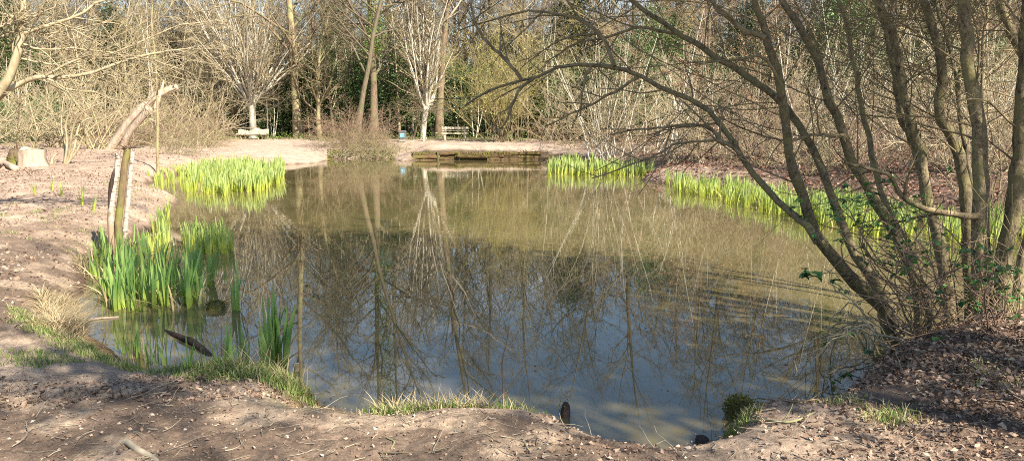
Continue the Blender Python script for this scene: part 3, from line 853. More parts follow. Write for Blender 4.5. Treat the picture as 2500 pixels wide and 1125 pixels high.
for px, Y, sc in ((60, 36, 1), (150, 40, 1.1), (240, 37, 1), (330, 42, 1.1), (420, 44, 1.05), (500, 47, 1), (-60, 33, 1), (200, 47, 1.2), (90, 48, 1.2), (300, 50, 1.2), (-120, 38, 1)):
    plant('sallow', ls[rng.integers(2)], px, Y, 'wide arching bare sallow in the tangle on the left bank', 'shrub', G_LS, sc=sc)

# the deep wood that reads as one mass
g = Geo()
for k in range(80):
    px = -300 + 3100 * (k + rng.random()) / 80; Y = 68 + 28 * rng.random() - max(0, px - 1500) * .006
    x = X(px, Y); H = 9 + 11 * rng.random()
    tr, tR = stalk(np.array([[x, Y, gz(x, Y)]]), [[rng.normal() * .05, 0, 1]], [H], 8, [.2], [.03], .04)
    l1, R1 = grow(tr, tR, 20, .12, 1, 30, 70, .34, .3, .13, 6, .4, .025)
    l2, R2 = grow(l1, R1, 8, .15, 1, 25, 65, .45, .1, .15, 4, .5, .012, .6)
    l3, R3 = grow(l2, R2, 5, .15, 1, 25, 65, .5, .1, .15, 4, .6, .008, .6)
    g.tubes(tr, tR, 6); g.tubes(l1, R1, 4); g.tubes(l2, R2, 3); g.tubes(l3, R3, 3)
tag(g.obj('distant_wood', M['dark']), kind='stuff')
g = Geo()
C = np.stack([rng.random(300) * 110 - 60, 64 + 34 * rng.random(300), np.zeros(300)], 1); C[:, 2] = ground(C[:, 0], C[:, 1]) + 2.6 * rng.random(300) ** 1.2
pt = (C[:, None] + rng.normal(size=(300, 130, 3)) * [1.1, 1.1, .7]).reshape(-1, 3)
leaves(g, pt, .24 * (.6 + .8 * rng.random(len(pt))), .2)
tag(g.obj('undergrowth', M['yew']), kind='stuff')

# ------------------------------------------------------------------ trees behind the camera (they throw the shade on water and path)
def at_sun(s, q): return .74 * s + .67 * q, .67 * s - .74 * q


def k_ivied(H, z0, rx, rz, nc, per, limbs=8, t0=.55):
    parts = k_tall(H, .14 if limbs > 4 else .08, 'brown', 'brown', t0, limbs, .0, .5)
    C = blobs(nc, rx, rx, rz, .1) + [0, 0, z0 + rz]
    pts = (C[:, None] + rng.normal(size=(nc, per, 3)) * [.35, .35, .28]).reshape(-1, 3)
    c_ = Geo(); leaves(c_, pts, .13 * (.6 + .8 * rng.random(len(pts))), .3)
    parts.append(('ivy', c_.mesh('ivy_crown', M['yew']))); return parts


SH = k_ivied(13, 5.0, 2.4, 3.9, 190, 100)
SPARSE = k_ivied(13, 5.4, 2.0, 3.4, 38, 55)
SB = k_ivied(8.6, 7.5, 1.0, .5, 22, 60, 3, .85)
sh_ = [(4.5, 4.7, 1.0, SH), (5.7, 5.3, 1.1, SH), (6.5, 5.4, 1.1, SPARSE), (1.3, 4.7, 1.0, SB), (6.3, 8.4, .8, SB), (2.1, 7.4, .85, SB), (.5, 6.7, .9, SB)]
for s_, q_, sc, kd in sh_:
    x, y = at_sun(s_, q_)
    o = empty('shade_tree', (x, y, gz(x, y) - .05), rng.random() * 6, sc)
    for n, me in kd: put(n, me, o)
    tag(o, 'ivied tree behind the viewpoint shading the near water' if True else 'bare tree behind the viewpoint dappling the near bank', 'tree', 'ivied trees behind the viewpoint' if True else 'bare trees behind the viewpoint')

# ------------------------------------------------------------------ near right tree: many stems from one stool
RB = (3.75, 6.75); RZ = gz(*RB)
rt = empty('multi_stem_tree', (RB[0], RB[1], RZ)); tag(rt, 'near dark multi stemmed tree leaning over the water on the right bank', 'tree')
ST = []   # (pixels, Y base, Y top, px width base, px width top)
ST.append(([(2200, 800), (2150, 742), (2080, 680), (2020, 612), (1985, 550), (1955, 470), (1930, 390), (1918, 300), (1900, 180), (1870, 90), (1845, 0), (1830, -130), (1800, -330), (1790, -600)], 6.7, 5.9, 50, 16))
ST.append(([(2000, 590), (1960, 545), (1920, 508), (1880, 468), (1840, 428), (1805, 373), (1778, 328), (1745, 285), (1690, 248), (1610, 212), (1550, 182), (1500, 162), (1420, 158), (1360, 172), (1300, 190), (1240, 205), (1180, 230), (1135, 258)], 6.4, 7.6, 26, 6))
ST.append(([(2200, 795), (2144, 704), (2110, 652), (2075, 595), (2050, 530), (2029, 478), (2009, 420), (1984, 358), (1940, 293), (1900, 244), (1850, 202), (1796, 170), (1750, 140), (1700, 110), (1650, 80), (1600, 42), (1540, 0), (1450, -60), (1300, -140)], 6.9, 7.9, 36, 12))
ST.append(([(2270, 800), (2242, 698), (2225, 650), (2195, 585), (2160, 522), (2128, 473), (2088, 408), (2058, 328), (2034, 269), (2014, 209), (1989, 139), (1959, 80), (1934, 35), (1909, 0), (1880, -120), (1850, -320), (1830, -560)], 7.0, 7.2, 42, 16))
ST.append(([(2290, 790), (2230, 640), (2175, 520), (2143, 438), (2123, 358), (2103, 269), (2093, 199), (2078, 124), (2068, 70), (2049, 0), (2030, -150), (2020, -350)], 7.2, 8.2, 24, 10))
ST.append(([(2340, 790), (2300, 640), (2277, 537), (2262, 478), (2255, 428), (2248, 368), (2228, 318), (2215, 259), (2203, 199), (2188, 119), (2173, 60), (2138, 0), (2100, -150), (2080, -400)], 7.1, 7.4, 42, 20))
ST.append(([(2262, 478), (2238, 378), (2213, 318), (2193, 249), (2183, 174), (2168, 100), (2148, 30), (2140, -80), (2120, -300)], 7.2, 8.0, 26, 10))
ST.append(([(2385, 800), (2365, 650), (2362, 557), (2358, 498), (2357, 438), (2342, 378), (2317, 328), (2295, 279), (2300, 199), (2292, 124), (2277, 60), (2253, 0), (2220, -150), (2200, -400)], 7.0, 7.2, 44, 22))
ST.append(([(2405, 810), (2395, 650), (2392, 557), (2392, 498), (2394, 423), (2394, 348), (2384, 279), (2372, 209), (2362, 149), (2360, 75), (2354, 0), (2350, -150), (2360, -420), (2350, -700)], 6.7, 6.6, 58, 30))
ST.append(([(2440, 790), (2450, 650), (2472, 527), (2484, 423), (2491, 323), (2496, 214), (2505, 100), (2510, -50), (2520, -300)], 6.6, 6.3, 56, 34))
ST.append(([(2400, 790), (2385, 560), (2365, 420), (2350, 330), (2342, 249), (2327, 149), (2307, 75), (2285, 0), (2270, -140)], 7.4, 8.2, 20, 10))
ST.append(([(2370, 780), (2385, 620), (2400, 480), (2405, 360), (2398, 250), (2402, 120), (2408, 0), (2415, -150)], 7.6, 8.4, 18, 9))
ST.append(([(2460, 780), (2520, 560), (2530, 380), (2500, 160), (2476, 95), (2456, 55), (2440, -10), (2420, -200)], 7.4, 7.6, 34, 22))
subs = [([(1500, 163), (1470, 105), (1420, 62), (1350, 45), (1290, 42), (1200, 62), (1120, 85)], 7.1, 8.0, 11, 3),
        ([(1275, 198), (1240, 150), (1190, 95), (1160, 55), (1145, 0), (1140, -60)], 7.4, 7.8, 9, 4),
        ([(1305, 190), (1270, 215), (1255, 255), (1245, 300), (1215, 330)], 7.4, 7.3, 8, 3),
        ([(1445, 160), (1425, 200), (1418, 245), (1412, 280)], 7.2, 7.1, 7, 3),
        ([(1560, 187), (1480, 235), (1400, 275), (1330, 312)], 7.1, 7.6, 8, 3),
        ([(1790, 348), (1755, 348), (1730, 323), (1690, 307), (1610, 310), (1550, 315), (1480, 330)], 6.6, 7.4, 11, 4),
        ([(1808, 376), (1765, 350), (1700, 354), (1640, 360), (1600, 378), (1520, 412), (1440, 440)], 6.5, 7.0, 10, 3),
        ([(1660, 85), (1560, 70), (1480, 90), (1400, 110), (1330, 150)], 7.7, 8.2, 9, 3),
        ([(1870, 95), (1800, 60), (1740, 0), (1700, -80)], 6.1, 6.4, 14, 6),
        ([(1905, 210), (1870, 150), (1830, 140), (1770, 148), (1700, 150)], 6.1, 6.0, 9, 3),
        ([(2390, 528), (2297, 512), (2208, 473), (2163, 413), (2110, 390), (2060, 372)], 6.6, 6.4, 17, 6),
        ([(2060, 330), (2000, 330), (1920, 345), (1840, 330), (1760, 290)], 7.0, 6.8, 9, 3)]
TP = []; TR = []
for pts, y0, y1, w0, w1 in ST:
    p = trace(pts, y0, y1, 22); yy = np.linspace(y0, y1, 22)
    p[1:-1] += rng.normal(size=(20, 3)) * .008
    r = np.linspace(w0, w1, 22) * yy / F * .36
    r[0] *= 1.5; r[2] *= 1.04; r[1] *= 1.1
    r *= 1 + rng.normal(size=22) * .04
    if y0 > 6.5 and pts[0][1] > 700:
        p[0, 2] = min(p[0, 2], gz(p[0, 0], p[0, 1]) - .05)
    TP.append(p); TR.append(r)
    a = Geo(); a.tubes(local(rt, p), r, 10)
    a.obj('stem', M['rtree'], rt)
SPp = []; SR = []
for pts, y0, y1, w0, w1 in subs:
    p = trace(pts, y0, y1, 22); p[1:] += np.cumsum(rng.normal(size=(21, 3)) * .006, 0)
    SPp.append(p); SR.append(np.linspace(w0, w1, 22) * np.linspace(y0, y1, 22) / F * .5)
TPa, TRa = np.array(TP), np.array(TR); SPa, SRa = np.array(SPp), np.array(SR)
b = Geo()
b.tubes(local(rt, SPa), SRa, 6)
big = [0, 2, 3, 4, 5, 6, 7, 8, 9, 10, 11, 12]
l1, R1 = grow(TPa[big], TRa[big], 16, .36, 1, 35, 75, .34, .08, .10, 10, .17, .0055, .3, tl=.4)
la, Ra = grow(TPa[[1]], TRa[[1]], 12, .3, 1, 30, 70, .20, .1, .10, 9, .4, .003, .35)
lb, Rb = grow(SPa, SRa, 7, .15, 1, 25, 65, .45, .05, .10, 8, .6, .0025, .4)
l2, R2 = grow(l1, R1, 7, .2, 1, 25, 60, .45, .05, .12, 7, .55, .0026, .4)
lc, Rc = grow(np.concatenate([lb]), Rb, 4, .2, 1, 25, 60, .45, 0, .12, 6, .6, .0018, .5)
l3, R3 = grow(l2, R2, 4, .2, 1, 25, 60, .5, 0, .12, 5, .6, .0018, .5)
for q, r, s in ((l1, R1, 5), (la, Ra, 4), (lb, Rb, 4), (l2, R2, 4), (lc, Rc, 3), (l3, R3, 3)): b.tubes(local(rt, q), r, s)
b.obj('crown', M['rtwig'], rt)

# thicket of whippy twigs just behind it
G_W = 'pale whippy twigs behind the near tree'
for px, Y in ((2300, 13.5), (2440, 14), (2160, 15.5), (2560, 12.5)):
    plant('whip_shrub', k_shrub(4.4, 13, .38, .3, 'rtwig', 'cream', .1, .013, None, 10), px, Y, 'thin pale whippy shrub behind the near multi stemmed tree', 'shrub', G_W, sc=.9 + .2 * rng.random()) if gz(X(px, Y), Y) > 0.03 else None

# ------------------------------------------------------------------ near left tree leaning into the frame
lt0 = P(-330, 560, 12.0); LZ = gz(lt0[0], lt0[1])
lt = empty('leaning_sallow', (lt0[0], lt0[1], LZ)); tag(lt, 'pale bare sallow branching in from the left edge of the clearing', 'tree')
Ls = [([(-330, 640), (-220, 480), (-100, 340), (0, 222), (28, 175), (48, 110), (57, 50), (56, 0), (40, -120), (0, -300)], 12, 12, 34, 12),
      ([(-300, 620), (-150, 400), (0, 235), (30, 215), (70, 195), (103, 188), (150, 190), (225, 178), (300, 150), (380, 130), (470, 118)], 12, 12.6, 22, 5)]
Lb = [([(57, 80), (100, 72), (140, 62), (185, 42), (220, 15), (245, -5), (280, -60)], 12, 12.6, 13, 5),
      ([(50, 105), (110, 116), (200, 118), (300, 128), (400, 150), (480, 175)], 12, 13, 9, 3),
      ([(103, 188), (160, 215), (230, 225), (300, 248), (360, 250)], 12.2, 12.8, 9, 3),
      ([(110, 186), (180, 140), (250, 128), (330, 100), (420, 60), (520, 40)], 12.2, 13, 9, 3),
      ([(-40, 20), (40, 35), (85, 12), (110, -20)], 11.8, 12, 10, 5), ([(-60, 110), (0, 92), (60, 88), (160, 90), (260, 70)], 11.8, 12.4, 9, 3),
      ([(-60, 60), (0, 62), (35, 40), (60, 10)], 11.6, 11.8, 9, 4), ([(-80, 320), (0, 288), (30, 262), (52, 240)], 11.5, 11.6, 8, 3),
      ([(40, 140), (130, 160), (240, 185), (350, 180), (440, 200)], 12.1, 13.2, 8, 3)]
TP = [trace(a[0], a[1], a[2], 18) for a in Ls]; TR = [np.linspace(a[3], a[4], 18) * a[1] / F * .4 for a in Ls]
for p in TP: p[0, 2] = LZ - .05
for p, r in zip(TP, TR):
    a = Geo(); a.tubes(local(lt, p), r, 9); a.obj('stem', M['cream'], lt)
b = Geo()
BP = np.array([trace(a[0], a[1], a[2], 18) + np.cumsum(rng.normal(size=(18, 3)) * .012, 0) for a in Lb]); BR = np.array([np.linspace(a[3], a[4], 18) * a[1] / F * .36 for a in Lb])
b.tubes(local(lt, BP), BR, 6)
l1, R1 = grow(BP, BR, 13, .12, 1, 20, 55, .42, .05, .09, 9, .5, .0045, .4)
lx, Rx = grow(np.array(TP), np.array(TR), 16, .45, 1, 25, 60, .28, .05, .09, 9, .22, .0045, .4)
l1 = np.concatenate([l1, lx]); R1 = np.concatenate([R1, Rx])
l2, R2 = grow(l1, R1, 5, .15, 1, 20, 55, .45, .05, .1, 7, .6, .0035, .5)
l3, R3 = grow(l2, R2, 3, .2, 1, 25, 55, .5, 0, .1, 5, .7, .003, .5)
for q, r, s in ((l1, R1, 5), (l2, R2, 4), (l3, R3, 3)): b.tubes(local(lt, q), r, s)
b.obj('crown', M['cream'], lt)

# ------------------------------------------------------------------ things on the left bank


def foot(px, py, z=.5):
    """where the line of sight through a photo pixel first meets ground or water"""
    d = ray(px, py); t = np.geomspace(2.0, 90, 5000) / d[1]
    q = d[None] * t[:, None] + np.array([0, 0, CAMZ])
    h = np.maximum(ground(q[:, 0], q[:, 1]), 0)
    k = np.nonzero(q[:, 2] <= h)[0]
    k = k[0] if len(k) else len(t) - 1
    return np.array([q[k, 0], q[k, 1], h[k]])


def logmesh(g, p, r, sides=14, rough=.06, cap=True):
    n0 = sum(len(v) for v in g.V)
    g.tubes(p, r, sides, cap)
    v = g.V[-1]; c = np.repeat(p, sides, 0); q = v[:len(c)]
    k = 1 + rough * (fbm(q[:, 0] * 9 + q[:, 2] * 5, q[:, 1] * 9 + 3, 3, 5) * 2)[:, None] + rough * .8 * np.sin(np.arange(len(c)) % sides * 2.4)[:, None] * .5
    v[:len(c)] = c + (q - c) * k


p0 = foot(80, 405)
o = empty('tree_stump', p0 - [0, 0, .04]); tag(o, 'wide pale sawn tree stump on the leaf strewn left bank', 'stump')
a = Geo(); h = np.array([0, .1, .3, .5, .56]); logmesh(a, np.stack([h * 0, h * 0, h], 1), np.array([.46, .41, .37, .36, .35]), 22, .22, False); a.obj('bark', M['log'], o)
a = Geo(); t = np.linspace(0, 2 * PI, 23)[:-1]
v = np.stack([np.cos(t) * .34, np.sin(t) * .34, .56 + .05 * np.cos(t * 2 + 1) + .03 * np.sin(t * 3)], 1)
a.add(np.concatenate([v, [[0, 0, .6]]]), None, [[k, (k + 1) % 22, 22] for k in range(22)]); a.obj('cut_face', M['cutwood'], o)
p0 = foot(38, 400)
o = empty('mossy_stump', p0 - [0, 0, .04]); tag(o, 'small mossy broken stump left of the wide sawn stump', 'stump')
a = Geo(); h = np.array([0, .15, .35, .48]); logmesh(a, np.stack([h * .1, h * 0, h], 1), np.array([.3, .24, .2, .15]), 14, .2); a.obj('bark', M['mosswood'], o)
a = Geo(); leaves(a, blobs(700, .26, .26, .22, .8) + [0, 0, .16], .04, .3); a.obj('moss', M['moss'], o)
for (pa, pb, r, l) in (((0, 398), (38, 418), .09, 'pale cut log lying left of the mossy stump'), ((-10, 412), (12, 400), .13, 'thick pale log end at the left edge below the mossy stump')):
    A = foot(*pa); B = foot(*pb)
    o = empty('cut_log', A + [0, 0, r * .8]); tag(o, l, 'log')
    a = Geo(); s = np.linspace(0, 1, 6)[:, None]; pp = (B - A) * s; logmesh(a, pp, np.full(6, r), 12, .08); a.obj('bark', M['log'], o)

# leaning split trunk
A = foot(272, 365); Yd = A[1]
o = empty('leaning_split_trunk', A - [0, 0, .05]); tag(o, 'thick pale dead trunk leaning right, split into two legs at its foot', 'dead tree')
main = trace([(264, 370), (298, 322), (330, 283), (362, 252), (396, 228), (432, 212)], Yd, Yd - .5, 12)
a = Geo(); logmesh(a, local(o, main), np.array([.24, .22, .22, .23, .25, .26, .27, .27, .26, .24, .21, .17]) * .7, 18, .42); a.obj('trunk', M['deadwood'], o)
leg = trace([(298, 366), (312, 330), (335, 300), (368, 262)], Yd - .3, Yd - .4, 8)
a = Geo(); logmesh(a, local(o, leg), np.linspace(.13, .16, 8), 12, .15); a.obj('trunk_leg', M['deadwood'], o)
sp = trace([(380, 262), (388, 240), (396, 215), (400, 196)], Yd - .5, Yd - .6, 6)
a = Geo(); logmesh(a, local(o, sp), np.linspace(.10, .03, 6), 9, .3); a.obj('splinter', M['cutwood'], o)
l1, R1 = grow(main[None], np.full((1, 12), .2), 9, .3, .95, 30, 70, .35, .2, .12, 7, .12, .012, .3); l2, R2 = grow(l1, R1, 4, .2, 1, 25, 60, .5, 0, .12, 5, .6, .007)
for q_, r_ in zip(l1, R1):
    a = Geo(); a.tubes(local(o, q_), r_, 5); a.obj('dead_branch', M['deadwood'], o)
a = Geo(); a.tubes(local(o, l2), R2, 3); a.obj('twig_sprays', M['tan'], o)
# slender sapling
A = foot(386, 425)
o = empty('sapling', A - [0, 0, .03]); tag(o, 'single slender pale sapling standing on the left bank behind the irises', 'tree')
p = trace([(386, 428), (384, 360), (385, 280), (382, 200), (378, 130), (370, 60), (372, 0), (365, -80)], A[1], A[1], 16)
r = np.linspace(.055, .018, 16)
a = Geo(); a.tubes(local(o, p), r, 8); a.obj('trunk', M['tan'], o)
l1, R1 = grow(p[None], r[None], 16, .35, 1, 30, 65, .25, .2, .1, 7, .4, .006); l2, R2 = grow(l1, R1, 6, .2, 1, 25, 60, .45, .1, .1, 5, .6, .004); l3, R3 = grow(l2, R2, 3, .2, 1, 25, 60, .5, 0, .1, 4, .6, .0035)
a = Geo(); a.tubes(local(o, l1), R1, 4); a.tubes(local(o, l2), R2, 3); a.tubes(local(o, l3), R3, 3); a.obj('crown', M['tan'], o)
# little coppiced shrub
A = foot(158, 400)
o = empty('coppiced_shrub', A - [0, 0, .03]); tag(o, 'small pale coppiced shrub with a few curving stems beside the sawn stump', 'shrub')
cs = [[(158, 402), (158, 360), (150, 310), (152, 265), (156, 235)], [(160, 402), (170, 370), (176, 320), (195, 280), (240, 255), (262, 250)], [(162, 402), (190, 365), (205, 330), (240, 300), (290, 270), (300, 258)], [(158, 400), (164, 350), (160, 310), (168, 280), (180, 262)], [(125, 400), (130, 385), (143, 372)], [(165, 398), (182, 360), (192, 310), (215, 290), (252, 287)]]
b = Geo(); CP_ = np.array([trace(c_, A[1], A[1] + rng.normal() * .4, 12) for c_ in cs]); CR_ = np.linspace(.045, .012, 12)[None].repeat(len(cs), 0)
for p, r in zip(CP_, CR_):
    a = Geo(); a.tubes(local(o, p), r, 7); a.obj('stem', M['cream'], o)
l1, R1 = grow(CP_, CR_, 4, .5, 1, 25, 60, .25, .1, .1, 6, .4, .006); b.tubes(local(o, l1), R1, 4); b.obj('twig_sprays', M['cream'], o)
# posts
for pts, wd, mt, l in (([(268, 560), (276, 470), (285, 420), (288, 380)], (22, 17), 'birchtop', 'leftmost broken birch post, white at the top and blackened below'),
                       ([(285, 572), (298, 470), (304, 410), (312, 365)], (24, 22), 'mosswood', 'mossy brown post between two white birch posts'),
                       ([(303, 583), (312, 500), (318, 430), (324, 372)], (17, 15), 'birch', 'slim white birch post with dark bark scars, right of the mossy post')):
    A = P(*pts[0], 10.9); A[2] = min(A[2], gz(A[0], A[1]))
    o = empty('birch_post' if mt != 'mosswood' else 'mossy_post', A - [0, 0, .04]); tag(o, l, 'post')
    p = trace(pts, A[1], A[1] + .02, 12); p[0, 2] = A[2] - .04; r = np.linspace(wd[0], wd[1], 12) * A[1] / F * .36
    a = Geo(); logmesh(a, local(o, p), r, 12, .14, False)
    top = a.V[-1][-12:]; top[:, 2] += rng.random(12) * .06
    a.obj('bark', M[mt], o)
    a = Geo(); t = np.linspace(0, 2 * PI, 11)[:-1]; c_ = local(o, p)[-1]
    a.add(np.concatenate([c_ + np.stack([np.cos(t) * r[-1] * .92, np.sin(t) * r[-1] * .92, rng.random(10) * .03], 1), [c_ + [0, 0, .02]]]), None, [[k, (k + 1) % 10, 10] for k in range(10)])
    a.obj('broken_top', M['log'], o)
    if 'leftmost' in l:
        a = Geo(); s = local(o, p)[2:9] + [-.022, -.028, 0]; logmesh(a, s, np.array([.012, .024, .03, .034, .03, .03, .01]), 9, .4); a.obj('blackened_bark', M['wetlog'], o)
    if mt == 'mosswood':
        d = rng.normal(size=(26, 3)); d[:, 2] = np.abs(d[:, 2]) + .2
        s, R = stalk(np.repeat(c_[None], 26, 0), d, .1 + .22 * rng.random(26), 5, np.full(26, .006), np.full(26, .003), .2); a = Geo(); a.tubes(s, R, 4); a.obj('sprouts', M['pink'], o)

# ------------------------------------------------------------------ far path furniture
A = foot(616, 341); sc_ = A[1] / F
o = empty('log_bench', A, 0); tag(o, 'rustic pale log bench with a wavy slab back under the pollarded willow', 'bench')
W = 74 * sc_
n = 28; xs = np.linspace(-W / 2, W / 2, n)
topz = .66 + .06 * np.sin(xs * 3.4 + .5) + .05 * np.sin(xs * 7 + 1) + np.where(np.abs(xs + .1) < .25, -.05, 0)
a = Geo(); V = []
for y in (.28, .36):
    V += [[x, y, .36] for x in xs]; V += [[x, y + .06, z] for x, z in zip(xs, topz)]
Q = []
for k in range(n - 1):
    Q += [[k, k + 1, n + k + 1, n + k], [2 * n + k + 1, 2 * n + k, 3 * n + k, 3 * n + k + 1], [n + k, n + k + 1, 3 * n + k + 1, 3 * n + k], [k + 1, k, 2 * n + k, 2 * n + k + 1]]
Q += [[0, n, 3 * n, 2 * n], [n - 1, 3 * n - 1, 4 * n - 1, 2 * n - 1][::-1]]
a.add(V, Q); a.obj('backrest', M['slab'], o, False)
a = Geo(); s = np.stack([xs, xs * 0, .34 + .01 * np.sin(xs * 4)], 1); a.tubes(s, np.full(n, 1.0), 12, True); v = a.V[-1]; cx = np.concatenate([np.repeat(s, 12, 0), s[-1:]]); dd = v - cx; v[:] = cx + dd * np.array([1, .24, .075]); a.obj('seat', M['slab'], o)
for x in (-.55, .55):
    a = Geo(); logmesh(a, np.array([[x, -.2, .14], [x, .05, .14], [x, .38, .14]]), np.array([.15, .14, .15]), 12, .08); a.obj('leg', M['log'], o)
A = foot(1111, 343); sc_ = A[1] / F; W = 66 * sc_
o = empty('plank_bench', A, 0); tag(o, 'plain wooden plank bench with a two rail back beside the leaning brown trunk', 'bench')
for z, y, hgt in ((.76, .26, .13), (.60, .24, .05)):
    a = Geo(); a.box((0, y, z), (W, .04, hgt)); a.obj('back_rail', M['benchwood'], o, False)
a = Geo(); a.box((0, -.02, .43), (W, .40, .06)); a.obj('seat', M['benchwood'], o, False)
for x in (-W * .36, W * .36):
    a = Geo(); a.box((x, .305, .40), (.12, .05, .86)); a.obj('post', M['benchwood'], o, False)
    a = Geo(); a.box((x, .02, .19), (.12, .34, .42)); a.obj('leg', M['benchwood'], o, False)
A = foot(983, 346)
o = empty('litter_bin', A, 0); tag(o, 'dark litter bin with a blue notice on the far path', 'bin')
hb = 27 * A[1] / F; wb = .43
a = Geo(); a.box((0, 0, hb * .10), (.34, .34, hb * .2)); a.obj('plinth', M['bingrey'], o, False)
a = Geo()
def ngon(w_, z, c_=.06):
    return [[-w_ / 2 + c_, -w_ / 2, z], [w_ / 2 - c_, -w_ / 2, z], [w_ / 2, -w_ / 2 + c_, z], [w_ / 2, w_ / 2 - c_, z], [w_ / 2 - c_, w_ / 2, z], [-w_ / 2 + c_, w_ / 2, z], [-w_ / 2, w_ / 2 - c_, z], [-w_ / 2, -w_ / 2 + c_, z]]
def prism(g_, rows):
    V = [p for w_, z in rows for p in ngon(w_, z)]; m_ = len(rows)
    Qd = [[r_ * 8 + k, r_ * 8 + (k + 1) % 8, r_ * 8 + 8 + (k + 1) % 8, r_ * 8 + 8 + k] for r_ in range(m_ - 1) for k in range(8)]
    V.append([0, 0, rows[-1][1]]); c_ = len(V) - 1
    g_.add(V, Qd, [[(m_ - 1) * 8 + k, (m_ - 1) * 8 + (k + 1) % 8, c_] for k in range(8)])
prism(a, [(wb * .92, hb * .2), (wb, hb * .8)]); a.obj('body', M['binbody'], o, False)
a = Geo(); prism(a, [(wb * 1.08, hb * .84), (wb * 1.1, hb * .9), (wb * .9, hb * .97), (wb * .5, hb)]); a.obj('lid', M['binbody'], o, False)
a = Geo(); a.box((0, -wb / 2 - .004, hb * .55), (.27, .012, hb * .36)); nt_ = a.obj('notice', M['blue'], o, False)
a = Geo(); a.box((0, -wb / 2 - .013, hb * .68), (.23, .008, hb * .05)); a.box((-.04, -wb / 2 - .013, hb * .5), (.10, .008, hb * .10)); a.obj('notice_print', M['white'], nt_, False)
for px, h_ in ((1036, .9), ):
    A = foot(px, 345); o = empty('marker_post', A - [0, 0, .03], 0); tag(o, 'short pale wooden marker post at the foot of the slender willow', 'post')
    a = Geo(); a.box((0, 0, h_ / 2), (.11, .11, h_)); a.obj('shaft', M['slab'], o, False)
    a = Geo(); a.box((0, 0, h_ + .012), (.13, .13, .02)); a.obj('cap', M['benchwood'], o, False)
A = foot(463, 335, .6)
o = empty('rail', A - [0, 0, .03], 0); tag(o, 'low pale rail on two posts among the brush heaps', 'rail')
for x in (-.28, .28):
    a = Geo(); a.box((x, 0, .3), (.1, .1, .66)); a.obj('post', M['slab'], o, False)
a = Geo(); a.box((0, 0, .66), (.95, .08, .06)); a.obj('cross_rail', M['slab'], o, False)

# log revetment along the far right bank
x0, x1 = G(1015, 389)[0], G(1330, 389)[0]; yb = G(1180, 390)[1] - .3
o = empty('log_revetment', (0, yb, 0)); tag(o, 'mossy log edging with short posts holding the far bank right of the bin', 'edging')
zt = gz((x0 + x1) / 2, yb + 1.2)
xx = x0
lmoss = []
while xx < x1 - .3:
    ln = min(.7 + 1.1 * rng.random(), x1 - xx)
    for z in (.04, .16, .28):
        if rng.random() < .06: continue
        s = np.linspace(0, 1, 8); p = np.stack([xx - .1 + (ln + .2 * rng.random()) * s, np.cumsum(rng.normal(size=8) * .02) + rng.normal() * .07 + z * .25, z + rng.normal() * .03 + np.cumsum(rng.normal(size=8) * .012)], 1)
        a = Geo(); logmesh(a, p, .082 + .03 * rng.random(8), 10, .3); a.obj('log', M['orangemoss'], o)
        q = np.repeat(p, 30, 0); lmoss.append(q[rng.random(len(q)) < .6 * (rng.random() < .6)])
    if rng.random() < .25:
        a = Geo(); logmesh(a, np.array([[xx, -.12, -.3], [xx + rng.normal() * .02, -.12, .2], [xx + rng.normal() * .04, -.1, (.34 + rng.random() * .14)]]), np.array([.05, .045, .035]), 9, .25); a.obj('post', M['dark'], o)
    xx += ln
q = np.concatenate(lmoss); q = q + rng.normal(size=q.shape) * [.06, .05, .05] + [0, -.03, .07]
a = Geo(); leaves(a, q, .05 + .05 * rng.random(len(q)), .2); a.obj('moss', M['moss'], o)
for px, py, w_ in ((850, 384, 4.5), (930, 384, 3)):
    pass

# ------------------------------------------------------------------ irises


def iris_mesh(kind, nb, h, mat):
    g_ = Geo(); K = nb
    base = np.stack([np.linspace(-.03, .03, K), rng.normal(size=K) * .006, np.full(K, -.06)], 1)
    fan = np.where(np.linspace(-1, 1, K) < 0, PI, 0.0) + rng.normal(size=K) * .25
    hh = h * (1 - .45 * np.abs(np.linspace(-1, 1, K)) * rng.random(K)) * (.85 + .3 * rng.random(K)) + .06
    blades(g_, base, hh, .046 + .018 * rng.random(K), np.abs(np.linspace(-.16, .16, K)) + rng.random(K) * .06, 7, fan, .2, .7)
    return g_.mesh('iris_' + kind, mat)


DEAD = leafmat('dead_iris_leaf', [(.40, .30, .16), (.52, .42, .24)], .7, .2, .1)
IR = [iris_mesh('bright', int(rng.integers(3, 6)), .62, M['iris']) for _ in range(7)]
IRG = [iris_mesh('green', int(rng.integers(3, 5)), .72, M['irisgreen']) for _ in range(7)]
cand = []


def bed(poly, n, meshes, s0, s1, label, group, z=0.0, water=True, cl=1.4):
    pts = scatter(poly, int(n * cl), z, water=water)
    f_ = fbm(pts[:, 0] * 1.1, pts[:, 1] * 1.1, 3, 33); pts = pts[np.argsort(-f_ + rng.normal(size=len(f_)) * .06)][:n]
    for p in pts:
        sc = s0 + (s1 - s0) * (.5 * rng.random() + .5 * float(np.clip(fbm(p[:1] * 1.3, p[1:2] * 1.3, 2, 77)[0] * 1.6 + .5, 0, 1)))
        if not water: p[2] -= .02
        cand.append((sc / p[1], p, meshes, sc, label, group))


